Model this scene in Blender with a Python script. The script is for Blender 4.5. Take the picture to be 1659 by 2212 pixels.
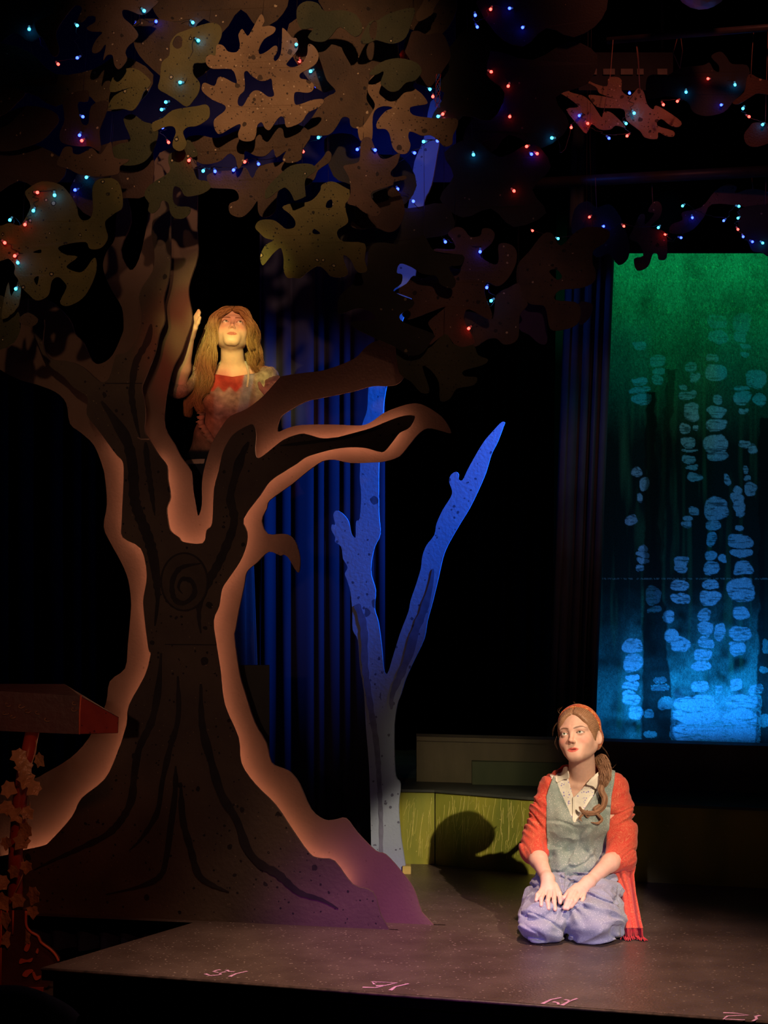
import bpy, bmesh, math, random
import numpy as np
from mathutils import Vector, Matrix, geometry

for _o in list(bpy.data.objects):
    bpy.data.objects.remove(_o, do_unlink=True)
SC = bpy.context.scene
COL = SC.collection
random.seed(7)

# ---------------------------------------------------------------- camera
W_PX, H_PX = 1659.0, 2212.0
FPX = 4200.0            # focal length in photo pixels
HOR = 1150.0            # horizon row of the level camera
EYE = 1.55              # camera height above the stage deck (deck is z = 0)
cam_d = bpy.data.cameras.new('camera')
cam = bpy.data.objects.new('camera', cam_d)
COL.objects.link(cam)
cam.location = (0, 0, EYE)
cam.rotation_euler = (math.pi / 2, 0, 0)
cam_d.sensor_fit = 'VERTICAL'
cam_d.sensor_height = 36.0
cam_d.lens = FPX / H_PX * 36.0
cam_d.shift_y = (HOR - H_PX / 2) / H_PX
cam_d.clip_start = 0.1
cam_d.clip_end = 60
SC.camera = cam

# ---------------------------------------------------------------- world and view
world = bpy.data.worlds.new('dark_theatre')
SC.world = world
world.use_nodes = True
bg = world.node_tree.nodes['Background']
bg.inputs[0].default_value = (0.05, 0.07, 0.14, 1)
bg.inputs[1].default_value = 0.012
SC.view_settings.view_transform = 'Standard'
SC.view_settings.look = 'None'
SC.view_settings.gamma = 1.0
SC.view_settings.use_curve_mapping = False
SC.view_settings.exposure = 0.0

# ---------------------------------------------------------------- pixel helpers
def P(px, py, Y):
    """photo pixel -> world point at depth Y"""
    return Vector(((px - W_PX / 2) / FPX * Y, Y, EYE - (py - HOR) / FPX * Y))

def FL(px, py, z=0.0):
    """photo pixel -> point on the horizontal plane z"""
    Y = FPX * (EYE - z) / (py - HOR)
    v = P(px, py, Y)
    v.z = z
    return v

class VPlane:
    """vertical plane through two floor points; a pixel is put on it"""
    def __init__(s, a, b):
        s.a = Vector((a.x, a.y, 0)); d = Vector((b.x - a.x, b.y - a.y, 0)); d.normalize()
        s.d = d; s.n = Vector((-d.y, d.x, 0))
        if s.n.y < 0: s.n = -s.n                    # points away from the camera
    def at(s, px, py, back=0.0):
        r = Vector(((px - W_PX / 2) / FPX, 1, -(py - HOR) / FPX))
        o = Vector((0, 0, EYE)); q = s.a + s.n * back
        t = (q - o).dot(s.n) / r.dot(s.n)
        return o + r * t
    def shifted(s, back):
        v = VPlane.__new__(VPlane); v.a = s.a + s.n * back; v.d = s.d; v.n = s.n
        return v

def TT(x0, y0, s, pts):
    return [(x0 + s * x, y0 + s * y) for x, y in pts]

# ---------------------------------------------------------------- lights of the theatre
def spot(name, loc, target, power, color, half_deg, blend=0.5, radius=0.05, gobo=None):
    d = bpy.data.lights.new(name, 'SPOT')
    d.energy = power; d.color = color; d.spot_size = math.radians(2 * half_deg)
    d.spot_blend = blend; d.shadow_soft_size = radius
    o = bpy.data.objects.new(name, d); COL.objects.link(o)
    o.location = loc
    o.rotation_euler = (Vector(target) - Vector(loc)).to_track_quat('-Z', 'Y').to_euler()
    if gobo:
        d.use_nodes = True; nt = d.node_tree; em = nt.nodes['Emission']
        tc = nt.nodes.new('ShaderNodeTexCoord')
        mp = nt.nodes.new('ShaderNodeMapping'); mp.inputs['Scale'].default_value = (gobo['scale'],) * 3
        nz = nt.nodes.new('ShaderNodeTexNoise'); nz.inputs['Scale'].default_value = 1.0
        nz.inputs['Detail'].default_value = 1.0; nz.noise_dimensions = '3D'
        cr = nt.nodes.new('ShaderNodeValToRGB')
        cr.color_ramp.elements[0].position = gobo.get('lo', 0.4); cr.color_ramp.elements[0].color = (*gobo['c0'], 1)
        cr.color_ramp.elements[1].position = gobo.get('hi', 0.6); cr.color_ramp.elements[1].color = (*gobo['c1'], 1)
        nt.links.new(tc.outputs['Normal'], mp.inputs['Vector'])
        nt.links.new(mp.outputs['Vector'], nz.inputs['Vector'])
        nt.links.new(nz.outputs['Fac'], cr.inputs['Fac'])
        nt.links.new(cr.outputs['Color'], em.inputs['Color'])
    return o

def area(name, loc, target, power, color, sx, sy):
    d = bpy.data.lights.new(name, 'AREA'); d.shape = 'RECTANGLE'; d.size = sx; d.size_y = sy
    d.energy = power; d.color = color
    o = bpy.data.objects.new(name, d); COL.objects.link(o); o.location = loc
    o.rotation_euler = (Vector(target) - Vector(loc)).to_track_quat('-Z', 'Y').to_euler()
    return o

# follow spot on the kneeling woman (its shadow falls on the green step behind her)
spot('follow_spot', (4.0, -3.05, 5.75), (0.74, 7.60, 0.42), 5900, (1.0, 0.77, 0.53), 2.75, 0.30, 0.05)
# lavender front light low on her lap
spot('lavender_front', (-1.2, -4.5, 3.4), (0.74, 7.40, 0.02), 3300, (0.40, 0.29, 1.0), 1.9, 1.0, 0.08)
# dappled amber special on the woman in the tree
spot('amber_special', (-0.55, -4.0, 4.1), (-0.63, 8.2, 2.38), 8200, (1, 1, 1), 1.5, 1.0, 0.03,
     gobo=dict(scale=75.0, lo=0.40, hi=0.58, c0=(0.50, 0.22, 0.08), c1=(1.0, 0.88, 0.24)))
# red wash on her chest and hands
spot('red_special', (-1.6, -3.0, 4.0), (-0.68, 8.15, 2.24), 1500, (1.0, 0.16, 0.08), 1.7, 0.9, 0.05)
# dim amber washes from the house over leaves and trunk
spot('leaf_wash', (0.6, -2.0, 5.2), (-0.44, 7.4, 3.26), 2100, (1.0, 0.57, 0.31), 4.7, 1.0, 0.1)
spot('leaf_wash_left', (-0.6, -2.0, 4.6), (-1.20, 7.4, 2.60), 420, (1.0, 0.56, 0.28), 4.0, 1.0, 0.1)
spot('leaf_wash_right', (0.9, -2.0, 4.2), (0.32, 7.7, 2.45), 270, (1.0, 0.50, 0.32), 4.0, 1.0, 0.1)
spot('blue_upper_tree_fill', (-0.95, 8.15, 3.5), (0.12, 8.9, 3.1), 42, (0.005, 0.13, 1.0), 24, 0.8, 0.05)  # added blue lamp, unseen behind the canopy, brightening the slim tree's top
spot('blue_gap_fill', (-0.6, 8.15, 2.9), (-0.75, 9.05, 3.6), 5, (0.01, 0.06, 1.0), 60, 1.0, 0.1)  # added dim blue lamp so the navy cloth shows through the gaps
spot('trunk_wash', (-1.2, -3.0, 2.2), (-0.90, 7.7, 1.35), 420, (1.0, 0.55, 0.36), 6.0, 1.0, 0.1)
# purple wash over the tree foot
spot('purple_wash', (1.2, -0.5, 3.2), (0.06, 7.5, -0.04), 2600, (0.46, 0.05, 0.80), 4.0, 1.0, 0.1)
# blue side light on the slim tree and the drape behind it
spot('blue_tree_light', (1.95, 8.0, 2.75), (-0.05, 8.95, 1.85), 880, (0.005, 0.15, 1.0), 22, 0.8, 0.05)
# amber wash over the deck
spot('deck_wash', (0.7, 4.7, 6.6), (0.30, 6.65, 0.0), 3000, (1.0, 0.60, 0.42), 13.5, 1.0, 0.15)
# added fill lamp so the steps behind show faintly
spot('step_fill', (-0.6, 2.0, 3.2), (0.42, 9.3, 0.42), 420, (1.0, 0.80, 0.48), 3.2, 1.0, 0.1)
# cyclorama lights of the painted drop: green from above, blue from below
t_ = area('drop_top_light', (1.75, 10.02, 3.35), (1.75, 10.5, 2.75), 3.4, (0.03, 1.0, 0.42), 1.5, 0.10); t_.data.spread = math.radians(110)
t_ = area('drop_ground_row', (1.70, 10.14, 0.42), (1.75, 10.5, 0.85), 7.8, (0.015, 0.34, 1.0), 1.3, 0.06); t_.data.spread = math.radians(110)
# teal glow from the wings on the drape edges
spot('teal_wing_light', (1.45, 9.60, 3.3), (1.05, 9.98, 1.7), 26, (0.03, 0.50, 0.75), 22, 1.0, 0.1)
# faint red from the house onto the ornate stand and the hanging leaves
spot('red_side', (-0.4, 4.0, 2.6), (-1.45, 7.2, 0.2), 60, (1.0, 0.25, 0.10), 14, 1.0, 0.1)
spot('red_overhead', (1.5, 6.6, 4.6), (1.1, 8.4, 3.3), 60, (1.0, 0.25, 0.16), 24, 1.0, 0.1)

# ---------------------------------------------------------------- materials
def nodes(name):
    m = bpy.data.materials.new(name); m.use_nodes = True
    nt = m.node_tree
    return m, nt, nt.nodes['Principled BSDF'], nt.links

def ramp(nt, p0, c0, p1, c1):
    r = nt.nodes.new('ShaderNodeValToRGB')
    r.color_ramp.elements[0].position = p0; r.color_ramp.elements[0].color = c0
    r.color_ramp.elements[1].position = p1; r.color_ramp.elements[1].color = c1
    return r

def mixrgb(nt, L, fac, a, b, mode='MIX'):
    n = nt.nodes.new('ShaderNodeMix'); n.data_type = 'RGBA'; n.blend_type = mode
    for sock, v in ((n.inputs[0], fac), (n.inputs[6], a), (n.inputs[7], b)):
        if isinstance(v, (int, float)): sock.default_value = v
        elif isinstance(v, tuple): sock.default_value = (*v[:3], 1)
        else: L.new(v, sock)
    return n.outputs[2]

def paint(name, c1, c2=None, scale=6.0, rough=0.7, dark=None, light=None, bump=0.0, bscale=40.0,
          dscale=28.0, lscale=34.0, attr=None, spec=0.3, stretch=None, thr=0.18):
    """painted surface: two-tone mottling, dark spatter, light spatter, fine relief"""
    m, nt, b, L = nodes(name)
    tc = nt.nodes.new('ShaderNodeTexCoord'); src = tc.outputs['Object']
    if stretch:
        mp = nt.nodes.new('ShaderNodeMapping'); mp.inputs['Scale'].default_value = stretch
        L.new(src, mp.inputs['Vector']); src_n = mp.outputs['Vector']
    else: src_n = src
    nz = nt.nodes.new('ShaderNodeTexNoise'); nz.inputs['Scale'].default_value = scale; nz.inputs['Detail'].default_value = 4
    L.new(src_n, nz.inputs['Vector'])
    r = ramp(nt, 0.35, (0, 0, 0, 1), 0.65, (1, 1, 1, 1)); L.new(nz.outputs['Fac'], r.inputs['Fac'])
    if attr:
        a = nt.nodes.new('ShaderNodeVertexColor'); a.layer_name = attr
        col = mixrgb(nt, L, r.outputs['Color'], a.outputs['Color'], mixrgb(nt, L, 0.35, a.outputs['Color'], (0, 0, 0)))
    else:
        col = mixrgb(nt, L, r.outputs['Color'], c1, c2 or c1)
    def spatter(sc, colr, th, col):
        v = nt.nodes.new('ShaderNodeTexVoronoi'); v.inputs['Scale'].default_value = sc
        wv = nt.nodes.new('ShaderNodeVectorMath'); wv.operation = 'MULTIPLY_ADD'; wv.inputs[1].default_value = (0.35 / sc,) * 3
        wz = nt.nodes.new('ShaderNodeTexNoise'); wz.inputs['Scale'].default_value = sc * 1.6; L.new(src, wz.inputs['Vector'])
        L.new(wz.outputs['Color'], wv.inputs[0]); L.new(src, wv.inputs[2]); L.new(wv.outputs[0], v.inputs['Vector'])
        wn = nt.nodes.new('ShaderNodeTexWhiteNoise'); L.new(v.outputs['Position'], wn.inputs['Vector'])
        pw = nt.nodes.new('ShaderNodeMath'); pw.operation = 'POWER'; pw.inputs[1].default_value = 3.0; L.new(wn.outputs['Value'], pw.inputs[0])
        mu = nt.nodes.new('ShaderNodeMath'); mu.operation = 'MULTIPLY'; mu.inputs[1].default_value = th
        L.new(pw.outputs[0], mu.inputs[0])
        lt = nt.nodes.new('ShaderNodeMath'); lt.operation = 'LESS_THAN'
        L.new(v.outputs['Distance'], lt.inputs[0]); L.new(mu.outputs[0], lt.inputs[1])
        return mixrgb(nt, L, lt.outputs[0], col, colr)
    if dark: col = spatter(dscale, dark, thr * 1.6, col); col = spatter(dscale * 3.1, dark, thr * 1.7, col)
    if light: col = spatter(lscale, light, thr, col)
    L.new(col, b.inputs['Base Color'])
    b.inputs['Roughness'].default_value = rough
    b.inputs['Specular IOR Level'].default_value = spec
    if bump:
        n2 = nt.nodes.new('ShaderNodeTexNoise'); n2.inputs['Scale'].default_value = bscale; n2.inputs['Detail'].default_value = 3
        L.new(src_n, n2.inputs['Vector'])
        bp = nt.nodes.new('ShaderNodeBump'); bp.inputs['Strength'].default_value = bump; bp.inputs['Distance'].default_value = 0.01
        L.new(n2.outputs['Fac'], bp.inputs['Height']); L.new(bp.outputs['Normal'], b.inputs['Normal'])
    return m

def glow(name, color, strength):
    m, nt, b, L = nodes(name)
    b.inputs['Base Color'].default_value = (0.02, 0.02, 0.02, 1)
    b.inputs['Emission Color'].default_value = (*color, 1)
    b.inputs['Emission Strength'].default_value = strength
    return m

# ---------------------------------------------------------------- mesh helpers
def tag(o, label=None, cat=None, group=None, kind=None):
    if label: o['label'] = label
    if cat: o['category'] = cat
    if group: o['group'] = group
    if kind: o['kind'] = kind
    return o

def empty(name, loc, label=None, cat=None, group=None):
    o = bpy.data.objects.new(name, None); COL.objects.link(o); o.location = loc
    o.empty_display_size = 0.05
    return tag(o, label, cat, group)

def link(name, me, mat=None, parent=None, smooth=False):
    o = bpy.data.objects.new(name, me); COL.objects.link(o)
    if mat is not None:
        for m in (mat if isinstance(mat, (list, tuple)) else [mat]): me.materials.append(m)
    if smooth: me.polygons.foreach_set('use_smooth', [True] * len(me.polygons))
    if parent is not None:
        o.parent = parent
        o.matrix_parent_inverse = Matrix.Translation(parent.location).inverted()
    return o

def mesh(name, vs, fs, mat=None, parent=None, smooth=False):
    me = bpy.data.meshes.new(name); me.from_pydata([tuple(v) for v in vs], [], [tuple(f) for f in fs]); me.update()
    return link(name, me, mat, parent, smooth)

def smooth_poly(pts, n=4, closed=True):
    """Catmull-Rom through the traced points"""
    out = []; k = len(pts)
    rng = range(k) if closed else range(k - 1)
    for i in rng:
        g = (lambda j: pts[j % k]) if closed else (lambda j: pts[min(max(j, 0), k - 1)])
        p0, p1, p2, p3 = (np.array(g(i + j), float) for j in (-1, 0, 1, 2))
        for q in range(n):
            t = q / n
            out.append(tuple(0.5 * ((2 * p1) + (-p0 + p2) * t + (2 * p0 - 5 * p1 + 4 * p2 - p3) * t * t + (-p0 + 3 * p1 - 3 * p2 + p3) * t ** 3)))
    if not closed: out.append(tuple(pts[-1]))
    return out

def flat_cut(name, pl, loops, thick, mat, parent=None, floor=False, wob=None):
    """a cut-out board: outline (and holes) given in pixels on a vertical plane"""
    l3 = []
    for lp in loops:
        q = [pl.at(x, y) for x, y in lp]
        if floor:
            for v in q: v.z = max(v.z, 0.0)
        l3.append(q)
    ax = pl.d; az = Vector((0, 0, 1))
    l2 = [[Vector((v.dot(ax), v.z, 0)) for v in q] for q in l3]
    tris = geometry.tessellate_polygon(l2)
    flat = [v for q in l3 for v in q]
    n = len(flat)
    bk = pl.n * thick
    if wob:
        flat = [v + pl.n * wob(v) for v in flat]
    vs = flat + [v + bk for v in flat]
    fs = []
    for t in tris:
        a, b, c = (vs[i] for i in t)
        if (b - a).cross(c - a).dot(pl.n) > 0: t = (t[0], t[2], t[1])
        fs.append(tuple(t)); fs.append((t[0] + n, t[2] + n, t[1] + n))
    o = 0
    for q in l3:
        k = len(q)
        for i in range(k):
            j = (i + 1) % k
            fs.append((o + i, o + j, o + j + n, o + i + n))
        o += k
    ob = mesh(name, vs, fs, mat, parent)
    bm = bmesh.new(); bm.from_mesh(ob.data); bmesh.ops.recalc_face_normals(bm, faces=bm.faces); bm.to_mesh(ob.data); bm.free()
    return ob

def tube(name, pts, rad, mat, parent=None, sides=8, closed=False, smooth=True, cap=True):
    vs, fs = tube_geo(pts, rad, sides, closed, cap)
    return mesh(name, vs, fs, mat, parent, smooth)

def tube_geo(pts, rad, sides=8, closed=False, cap=True):
    pts = [Vector(p) for p in pts]; k = len(pts)
    rad = [rad] * k if isinstance(rad, (int, float)) else list(rad)
    vs, fs = [], []
    up = None
    for i, p in enumerate(pts):
        a = pts[(i - 1) % k] if (closed or i) else p
        b = pts[(i + 1) % k] if (closed or i < k - 1) else p
        t = (b - a)
        t = t.normalized() if t.length > 1e-9 else Vector((0, 0, 1))
        if up is None:
            up = Vector((0, 0, 1)) if abs(t.z) < 0.9 else Vector((1, 0, 0))
        u = (up - t * up.dot(t))
        u = u.normalized() if u.length > 1e-6 else t.orthogonal().normalized()
        up = u; w = t.cross(u)
        for s in range(sides):
            an = 2 * math.pi * s / sides
            vs.append(p + (u * math.cos(an) + w * math.sin(an)) * rad[i])
    m = k if closed else k - 1
    for i in range(m):
        j = (i + 1) % k
        for s in range(sides):
            s2 = (s + 1) % sides
            fs.append((i * sides + s, i * sides + s2, j * sides + s2, j * sides + s))
    if cap and not closed:
        fs.append(tuple(range(sides - 1, -1, -1))); fs.append(tuple((k - 1) * sides + s for s in range(sides)))
    return vs, fs

def merge(geos):
    vs, fs = [], []
    for v, f in geos:
        o = len(vs); vs += list(v); fs += [tuple(i + o for i in q) for q in f]
    return vs, fs

def prism(name, foot, z0, z1, mat, parent=None):
    """vertical prism over a plan outline"""
    n = len(foot)
    vs = [(p[0], p[1], z0) for p in foot] + [(p[0], p[1], z1) for p in foot]
    fs = [tuple(range(n - 1, -1, -1)), tuple(range(n, 2 * n))] + [(i, (i + 1) % n, (i + 1) % n + n, i + n) for i in range(n)]
    ob = mesh(name, vs, fs, mat, parent)
    bm = bmesh.new(); bm.from_mesh(ob.data); bmesh.ops.recalc_face_normals(bm, faces=bm.faces); bm.to_mesh(ob.data); bm.free()
    return ob

def box(name, lo, hi, mat, parent=None, bevel=0.0):
    bm = bmesh.new(); bmesh.ops.create_cube(bm, size=1)
    for v in bm.verts:
        v.co = Vector([lo[i] + (v.co[i] + 0.5) * (hi[i] - lo[i]) for i in range(3)])
    if bevel: bmesh.ops.bevel(bm, geom=list(bm.edges), offset=bevel, segments=2, affect='EDGES')
    me = bpy.data.meshes.new(name); bm.to_mesh(me); bm.free()
    return link(name, me, mat, parent)

def ribbon(name, pl, px, width, lift, mat, parent=None, taper=True):
    """painted stroke on a cut-out: px polyline, width in pixels, thin raised paint"""
    pts = smooth_poly(px, 6, closed=False); k = len(pts)
    wd = width if isinstance(width, (list, tuple)) else None
    vs, fs = [], []
    for i, (x, y) in enumerate(pts):
        a = pts[max(i - 1, 0)]; b = pts[min(i + 1, k - 1)]
        dx, dy = b[0] - a[0], b[1] - a[1]; l = math.hypot(dx, dy) or 1
        t = i / (k - 1)
        w = np.interp(t, np.linspace(0, 1, len(wd)), wd) if wd else width * (min(1, t * 6 + .25) * min(1, (1 - t) * 3 + .12) if taper else 1)
        w *= 0.5 * (1 + 0.16 * math.sin(i * 1.7 + x) )
        for s in (-1, 1):
            q = (x - dy / l * w * s, y + dx / l * w * s)
            vs.append(pl.at(*q, -lift))
    for s in range(2 * k): vs.append(vs[s] + pl.n * lift * 0.7)
    n = 2 * k
    for i in range(k - 1):
        a = 2 * i
        fs += [(a, a + 1, a + 3, a + 2), (a + n, a + 2 + n, a + 3 + n, a + 1 + n), (a, a + 2, a + 2 + n, a + n), (a + 1, a + 1 + n, a + 3 + n, a + 3)]
    return mesh(name, vs, fs, mat, parent)

# value noise for code-made paint and cloth
_rng = np.random.RandomState(3)
_NT = _rng.rand(64, 64, 64).astype(np.float32)
def vnoise(p):
    p = np.asarray(p, np.float32); i = np.floor(p).astype(int); f = p - i; f = f * f * (3 - 2 * f)
    x, y, z = (i[:, k] & 63 for k in range(3)); x1, y1, z1 = (x + 1) & 63, (y + 1) & 63, (z + 1) & 63
    fx, fy, fz = f[:, 0], f[:, 1], f[:, 2]
    def lp(a, b, t): return a + (b - a) * t
    return lp(lp(lp(_NT[x, y, z], _NT[x1, y, z], fx), lp(_NT[x, y1, z], _NT[x1, y1, z], fx), fy),
              lp(lp(_NT[x, y, z1], _NT[x1, y, z1], fx), lp(_NT[x, y1, z1], _NT[x1, y1, z1], fx), fy), fz)
def fbm(p, o=3):
    p = np.asarray(p, np.float32); s = 0; a = 0.5
    for k in range(o):
        s = s + a * vnoise(p * (2 ** k) + 17.3 * k); a *= 0.5
    return s / (1 - 0.5 ** o)

def vcol(me, cols, name='paint'):
    a = me.color_attributes.new(name, 'FLOAT_COLOR', 'POINT')
    c = np.ones((len(me.vertices), 4), np.float32); c[:, :3] = cols
    a.data.foreach_set('color', c.ravel())
# ================================================================ THE SETTING
M_deck = paint('deck_paint', (0.068, 0.046, 0.038), (0.102, 0.072, 0.060), 5.0, 0.34, light=(0.26, 0.20, 0.17), bump=0.35, bscale=110, lscale=75, spec=0.5, thr=0.34)
M_black = paint('black_paint', (0.006, 0.006, 0.007), (0.010, 0.010, 0.012), 8, 0.6, bump=0.1)
M_edge = paint('worn_edge', (0.09, 0.06, 0.05), (0.03, 0.022, 0.02), 30, 0.5)
M_drape = paint('black_drape', (0.0005, 0.0005, 0.0007), (0.0008, 0.0008, 0.001), 5, 1.0, spec=0.0)
M_blue_drape = paint('dark_velour', (0.030, 0.026, 0.050), (0.018, 0.016, 0.030), 5, 0.9, spec=0.1, stretch=(1, 1, 0.05))
M_step = paint('mossy_step', (0.32, 0.30, 0.035), (0.17, 0.20, 0.026), 5, 0.6, light=(0.44, 0.40, 0.10), lscale=70, bump=0.15, stretch=(1, 1, .35))
M_step2 = paint('brown_step', (0.17, 0.14, 0.085), (0.11, 0.095, 0.06), 6, 0.6, bump=0.15, stretch=(1, 1, .3))
M_chalk = paint('pink_chalk', (0.62, 0.34, 0.55), (0.45, 0.24, 0.42), 60, 0.9)
M_skirt = paint('blue_skirt', (0.02, 0.03, 0.09), (0.012, 0.018, 0.05), 6, 0.9)
M_wood = paint('side_ledge_wood', (0.05, 0.025, 0.015), (0.03, 0.016, 0.01), 8, 0.6)

# stage deck: front edge, cut-away corner at the left, runs back under the steps
c0, c1 = FL(90, 2090), FL(1900, 2223)
n0, n1 = FL(417, 1993), FL(-200, 1966)
foot = [c0, c1, Vector((2.3, 11.3, 0)), Vector((-2.6, 11.3, 0)), n1, n0]
deck = prism('floor', [(p.x, p.y) for p in foot], -0.045, 0.0, M_deck)
deck.data.materials.append(M_drape)
for f_ in deck.data.polygons:
    if abs(f_.normal.z) < .5: f_.material_index = 1
tag(deck, 'black painted stage deck with worn flecks and a cut-away left corner', 'stage floor', kind='structure')
# lip and black skirt below the deck edge
fd = (c1 - c0).normalized(); fn = Vector((-fd.y, fd.x, 0))
def along(a, b, off):
    d = (b - a).normalized(); n = Vector((-d.y, d.x, 0)); return a + n * off, b + n * off
sk = []
ins = [c0 + fn * 0.03 + fd * 0.03, c1 + fn * 0.03, Vector((2.2, 8.5, 0)), n0 + Vector((0.05, 0.05, 0))]
skirt = prism('wall_stage_front', [(p.x, p.y) for p in ins], -0.95, -0.0455, M_drape)
tag(skirt, 'black vertical front of the stage under the deck edge', 'stage front', kind='structure')
ed = tube('edge_strip', [c0 + Vector((0.0, -0.003, -0.006)), c1 + Vector((0, -0.003, -0.006))], 0.006, M_edge, deck, 6)
# house floor
hf = box('floor_house', (-4, 3.2, -1.0), (4, 12.0, -0.95), M_black)
tag(hf, 'dark auditorium floor in front of the stage', 'floor', kind='structure')
# lower side ledge at the left that carries the ornate stand
ledge = prism('side_ledge', [(-2.4, 6.86), (c0.x - 0.045, 6.98), (c0.x + 0.20, 7.40), (-0.98, 7.60), (-2.4, 7.66)], -0.95, -0.135, M_wood)
tag(ledge, 'low brown wooden ledge left of the stage deck under the ornate stand', 'platform', kind='structure')
# pleated blue skirt under the cut-away edge
k = 90; vs = []; fs = []
sa, sb = n1 + Vector((0, .012, 0)), n0 + Vector((-0.02, .012, 0))
for i in range(k + 1):
    t = i / k; p = sa.lerp(sb, t)
    for j, z in enumerate((-0.046, -0.09, -0.134)):
        a = math.sin(t * 78 + 0.6 * math.sin(t * 17))
        vs.append((p.x + 0.012 * a * (j > 0), p.y + (0.004 + 0.016 * j) * a + .02, z))
for i in range(k):
    for j in range(2):
        a = i * 3 + j; fs.append((a, a + 3, a + 4, a + 1))
tag(mesh('pleated_skirt', vs, fs, M_skirt, None, True), 'dark blue pleated fabric skirt under the cut-away deck edge', 'skirt')

# chalk marks on the deck edge
Z3 = lambda p: TT(420, 2070, 0.2893, p)
Z4 = lambda p: TT(1140, 2120, 0.3128, p)
chalk = [
    [Z3([(80, 118), (110, 130), (138, 134)]), Z3([(195, 88), (165, 92), (142, 102), (190, 112), (235, 102)]), Z3([(130, 131), (165, 129), (195, 124), (188, 108)]), Z3([(238, 90), (262, 102), (298, 103)]), Z3([(262, 140), (310, 118), (395, 99)])],
    [Z3([(1255, 219), (1355, 222), (1510, 186), (1325, 178), (1345, 198)]), Z3([(1355, 209), (1420, 205)]), Z3([(1462, 242), (1500, 215), (1600, 192)])],
    [Z4([(100, 157), (160, 128), (232, 114)]), Z4([(175, 143), (208, 150), (212, 162)]), Z4([(235, 168), (285, 140), (342, 120)]), Z4([(255, 128), (295, 136)])],
    [Z4([(1350, 219), (1440, 222), (1525, 234), (1380, 242), (1350, 262), (1500, 268)]), Z4([(1605, 237), (1575, 244), (1580, 262), (1552, 277)])],
]
for mk in chalk:
    geos = []
    for st in mk:
        q = [FL(x, y) for x, y in st]
        vs, fs = [], []
        for i, p in enumerate(q):
            d = (q[min(i + 1, len(q) - 1)] - q[max(i - 1, 0)]).normalized(); n = Vector((-d.y, d.x, 0))
            w = 0.0045 if i else 0.007
            for s in (-1, 1):
                v = p + n * w * s; vs.append((v.x, v.y, 0.0015))
        fs = [(2 * i, 2 * i + 2, 2 * i + 3, 2 * i + 1) for i in range(len(q) - 1)]
        geos.append((vs, fs))
    vs, fs = merge(geos)
    mesh('chalk_mark', vs, fs, M_chalk, deck)

# ---------------------------------------------------------------- steps behind
def sp(px, ytop, h):           # point on the plan under a step's top front edge
    return FL(px, ytop, h)
H1 = 0.35
frontl = [sp(846, 1704, H1), sp(868, 1705, H1), sp(938, 1706, H1), sp(1140, 1722, H1), sp(1376, 1735, H1), sp(1800, 1752, H1)]
st1 = empty('lower_step', (frontl[2].x, frontl[2].y, 0), 'low platform with a scratched yellow green face behind the kneeling woman', 'platform')
st1['kind'] = 'structure'
foot = [(p.x, p.y) for p in frontl] + [(2.4, 11.2), (0.04, 11.2)]
prism('top_board', foot, H1 - 0.012, H1, paint('step_top', (0.03, 0.035, 0.03), (0.045, 0.05, 0.04), 9, 0.5), st1)
for a, b in zip(frontl[:-1], frontl[1:]):
    ia, ib = along(a, b, 0.012); ja, jb = along(a, b, 0.04)
    prism('face_panel', [(ia.x, ia.y), (ib.x, ib.y), (jb.x, jb.y), (ja.x, ja.y)], 0.0, H1 - 0.0125, M_step, st1)
# paint drips and scratches of the yellow face
M_scr = paint('yellow_drip', (0.55, 0.50, 0.12), (0.40, 0.38, 0.10), 30, 0.6)
geos = []
for (px0, px1, cnt) in ((876, 934, 26), (946, 1135, 90)):
    for q in range(cnt):
        x = random.uniform(px0, px1); y0 = random.uniform(1718, 1822); ln = random.uniform(14, 62)
        if random.random() < 0.25: ln *= 1.6
        pl = VPlane(frontl[1], frontl[2]) if x < 938 else VPlane(frontl[2], frontl[3])
        pts = []; lean = random.uniform(-4, 1.5)
        for t in range(5):
            yy = y0 + ln * t / 4
            if yy > 1858: break
            pts.append(pl.at(x + lean * t * .6 + random.uniform(-1, 1), yy, 0.0105))
        if len(pts) > 1: geos.append(tube_geo(pts, 0.0011, 3, cap=False))
vs, fs = merge(geos); tag(mesh('paint_drips', vs, fs, M_scr, st1), kind='stuff')
H2 = 0.567
f2 = [sp(900, 1591, H2), sp(1290, 1601, H2), sp(1800, 1616, H2)]
st2 = empty('upper_step', (f2[0].x, f2[0].y, H1), 'upper dark brown platform tier under the painted forest drop', 'platform'); st2['kind'] = 'structure'
prism('top_board', [(p.x, p.y) for p in f2] + [(p.x, p.y + .14) for p in reversed(f2)], H2 - 0.02, H2, M_step2, st2)
prism('face_panel', [(p.x, p.y + .01) for p in f2] + [(p.x, p.y + .13) for p in reversed(f2)], H1, H2 - 0.0205, M_step2, st2)
f3 = [sp(1020, 1645, 0.46), sp(1210, 1650, 0.46)]
st3 = prism('small_step', [(f3[0].x, f3[0].y), (f3[1].x + 0.5, f3[1].y - .05), (f3[1].x + 0.5, f2[1].y - .02), (f3[0].x, f2[0].y - 0.045)], H1 + .0005, 0.46, paint('dark_green_step', (0.09, 0.11, 0.055), (0.06, 0.08, 0.04), 6, 0.6, stretch=(1, 1, .3)))
tag(st3, 'small dark green step block on the lower platform left of the woman', 'step', kind='structure')

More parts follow.
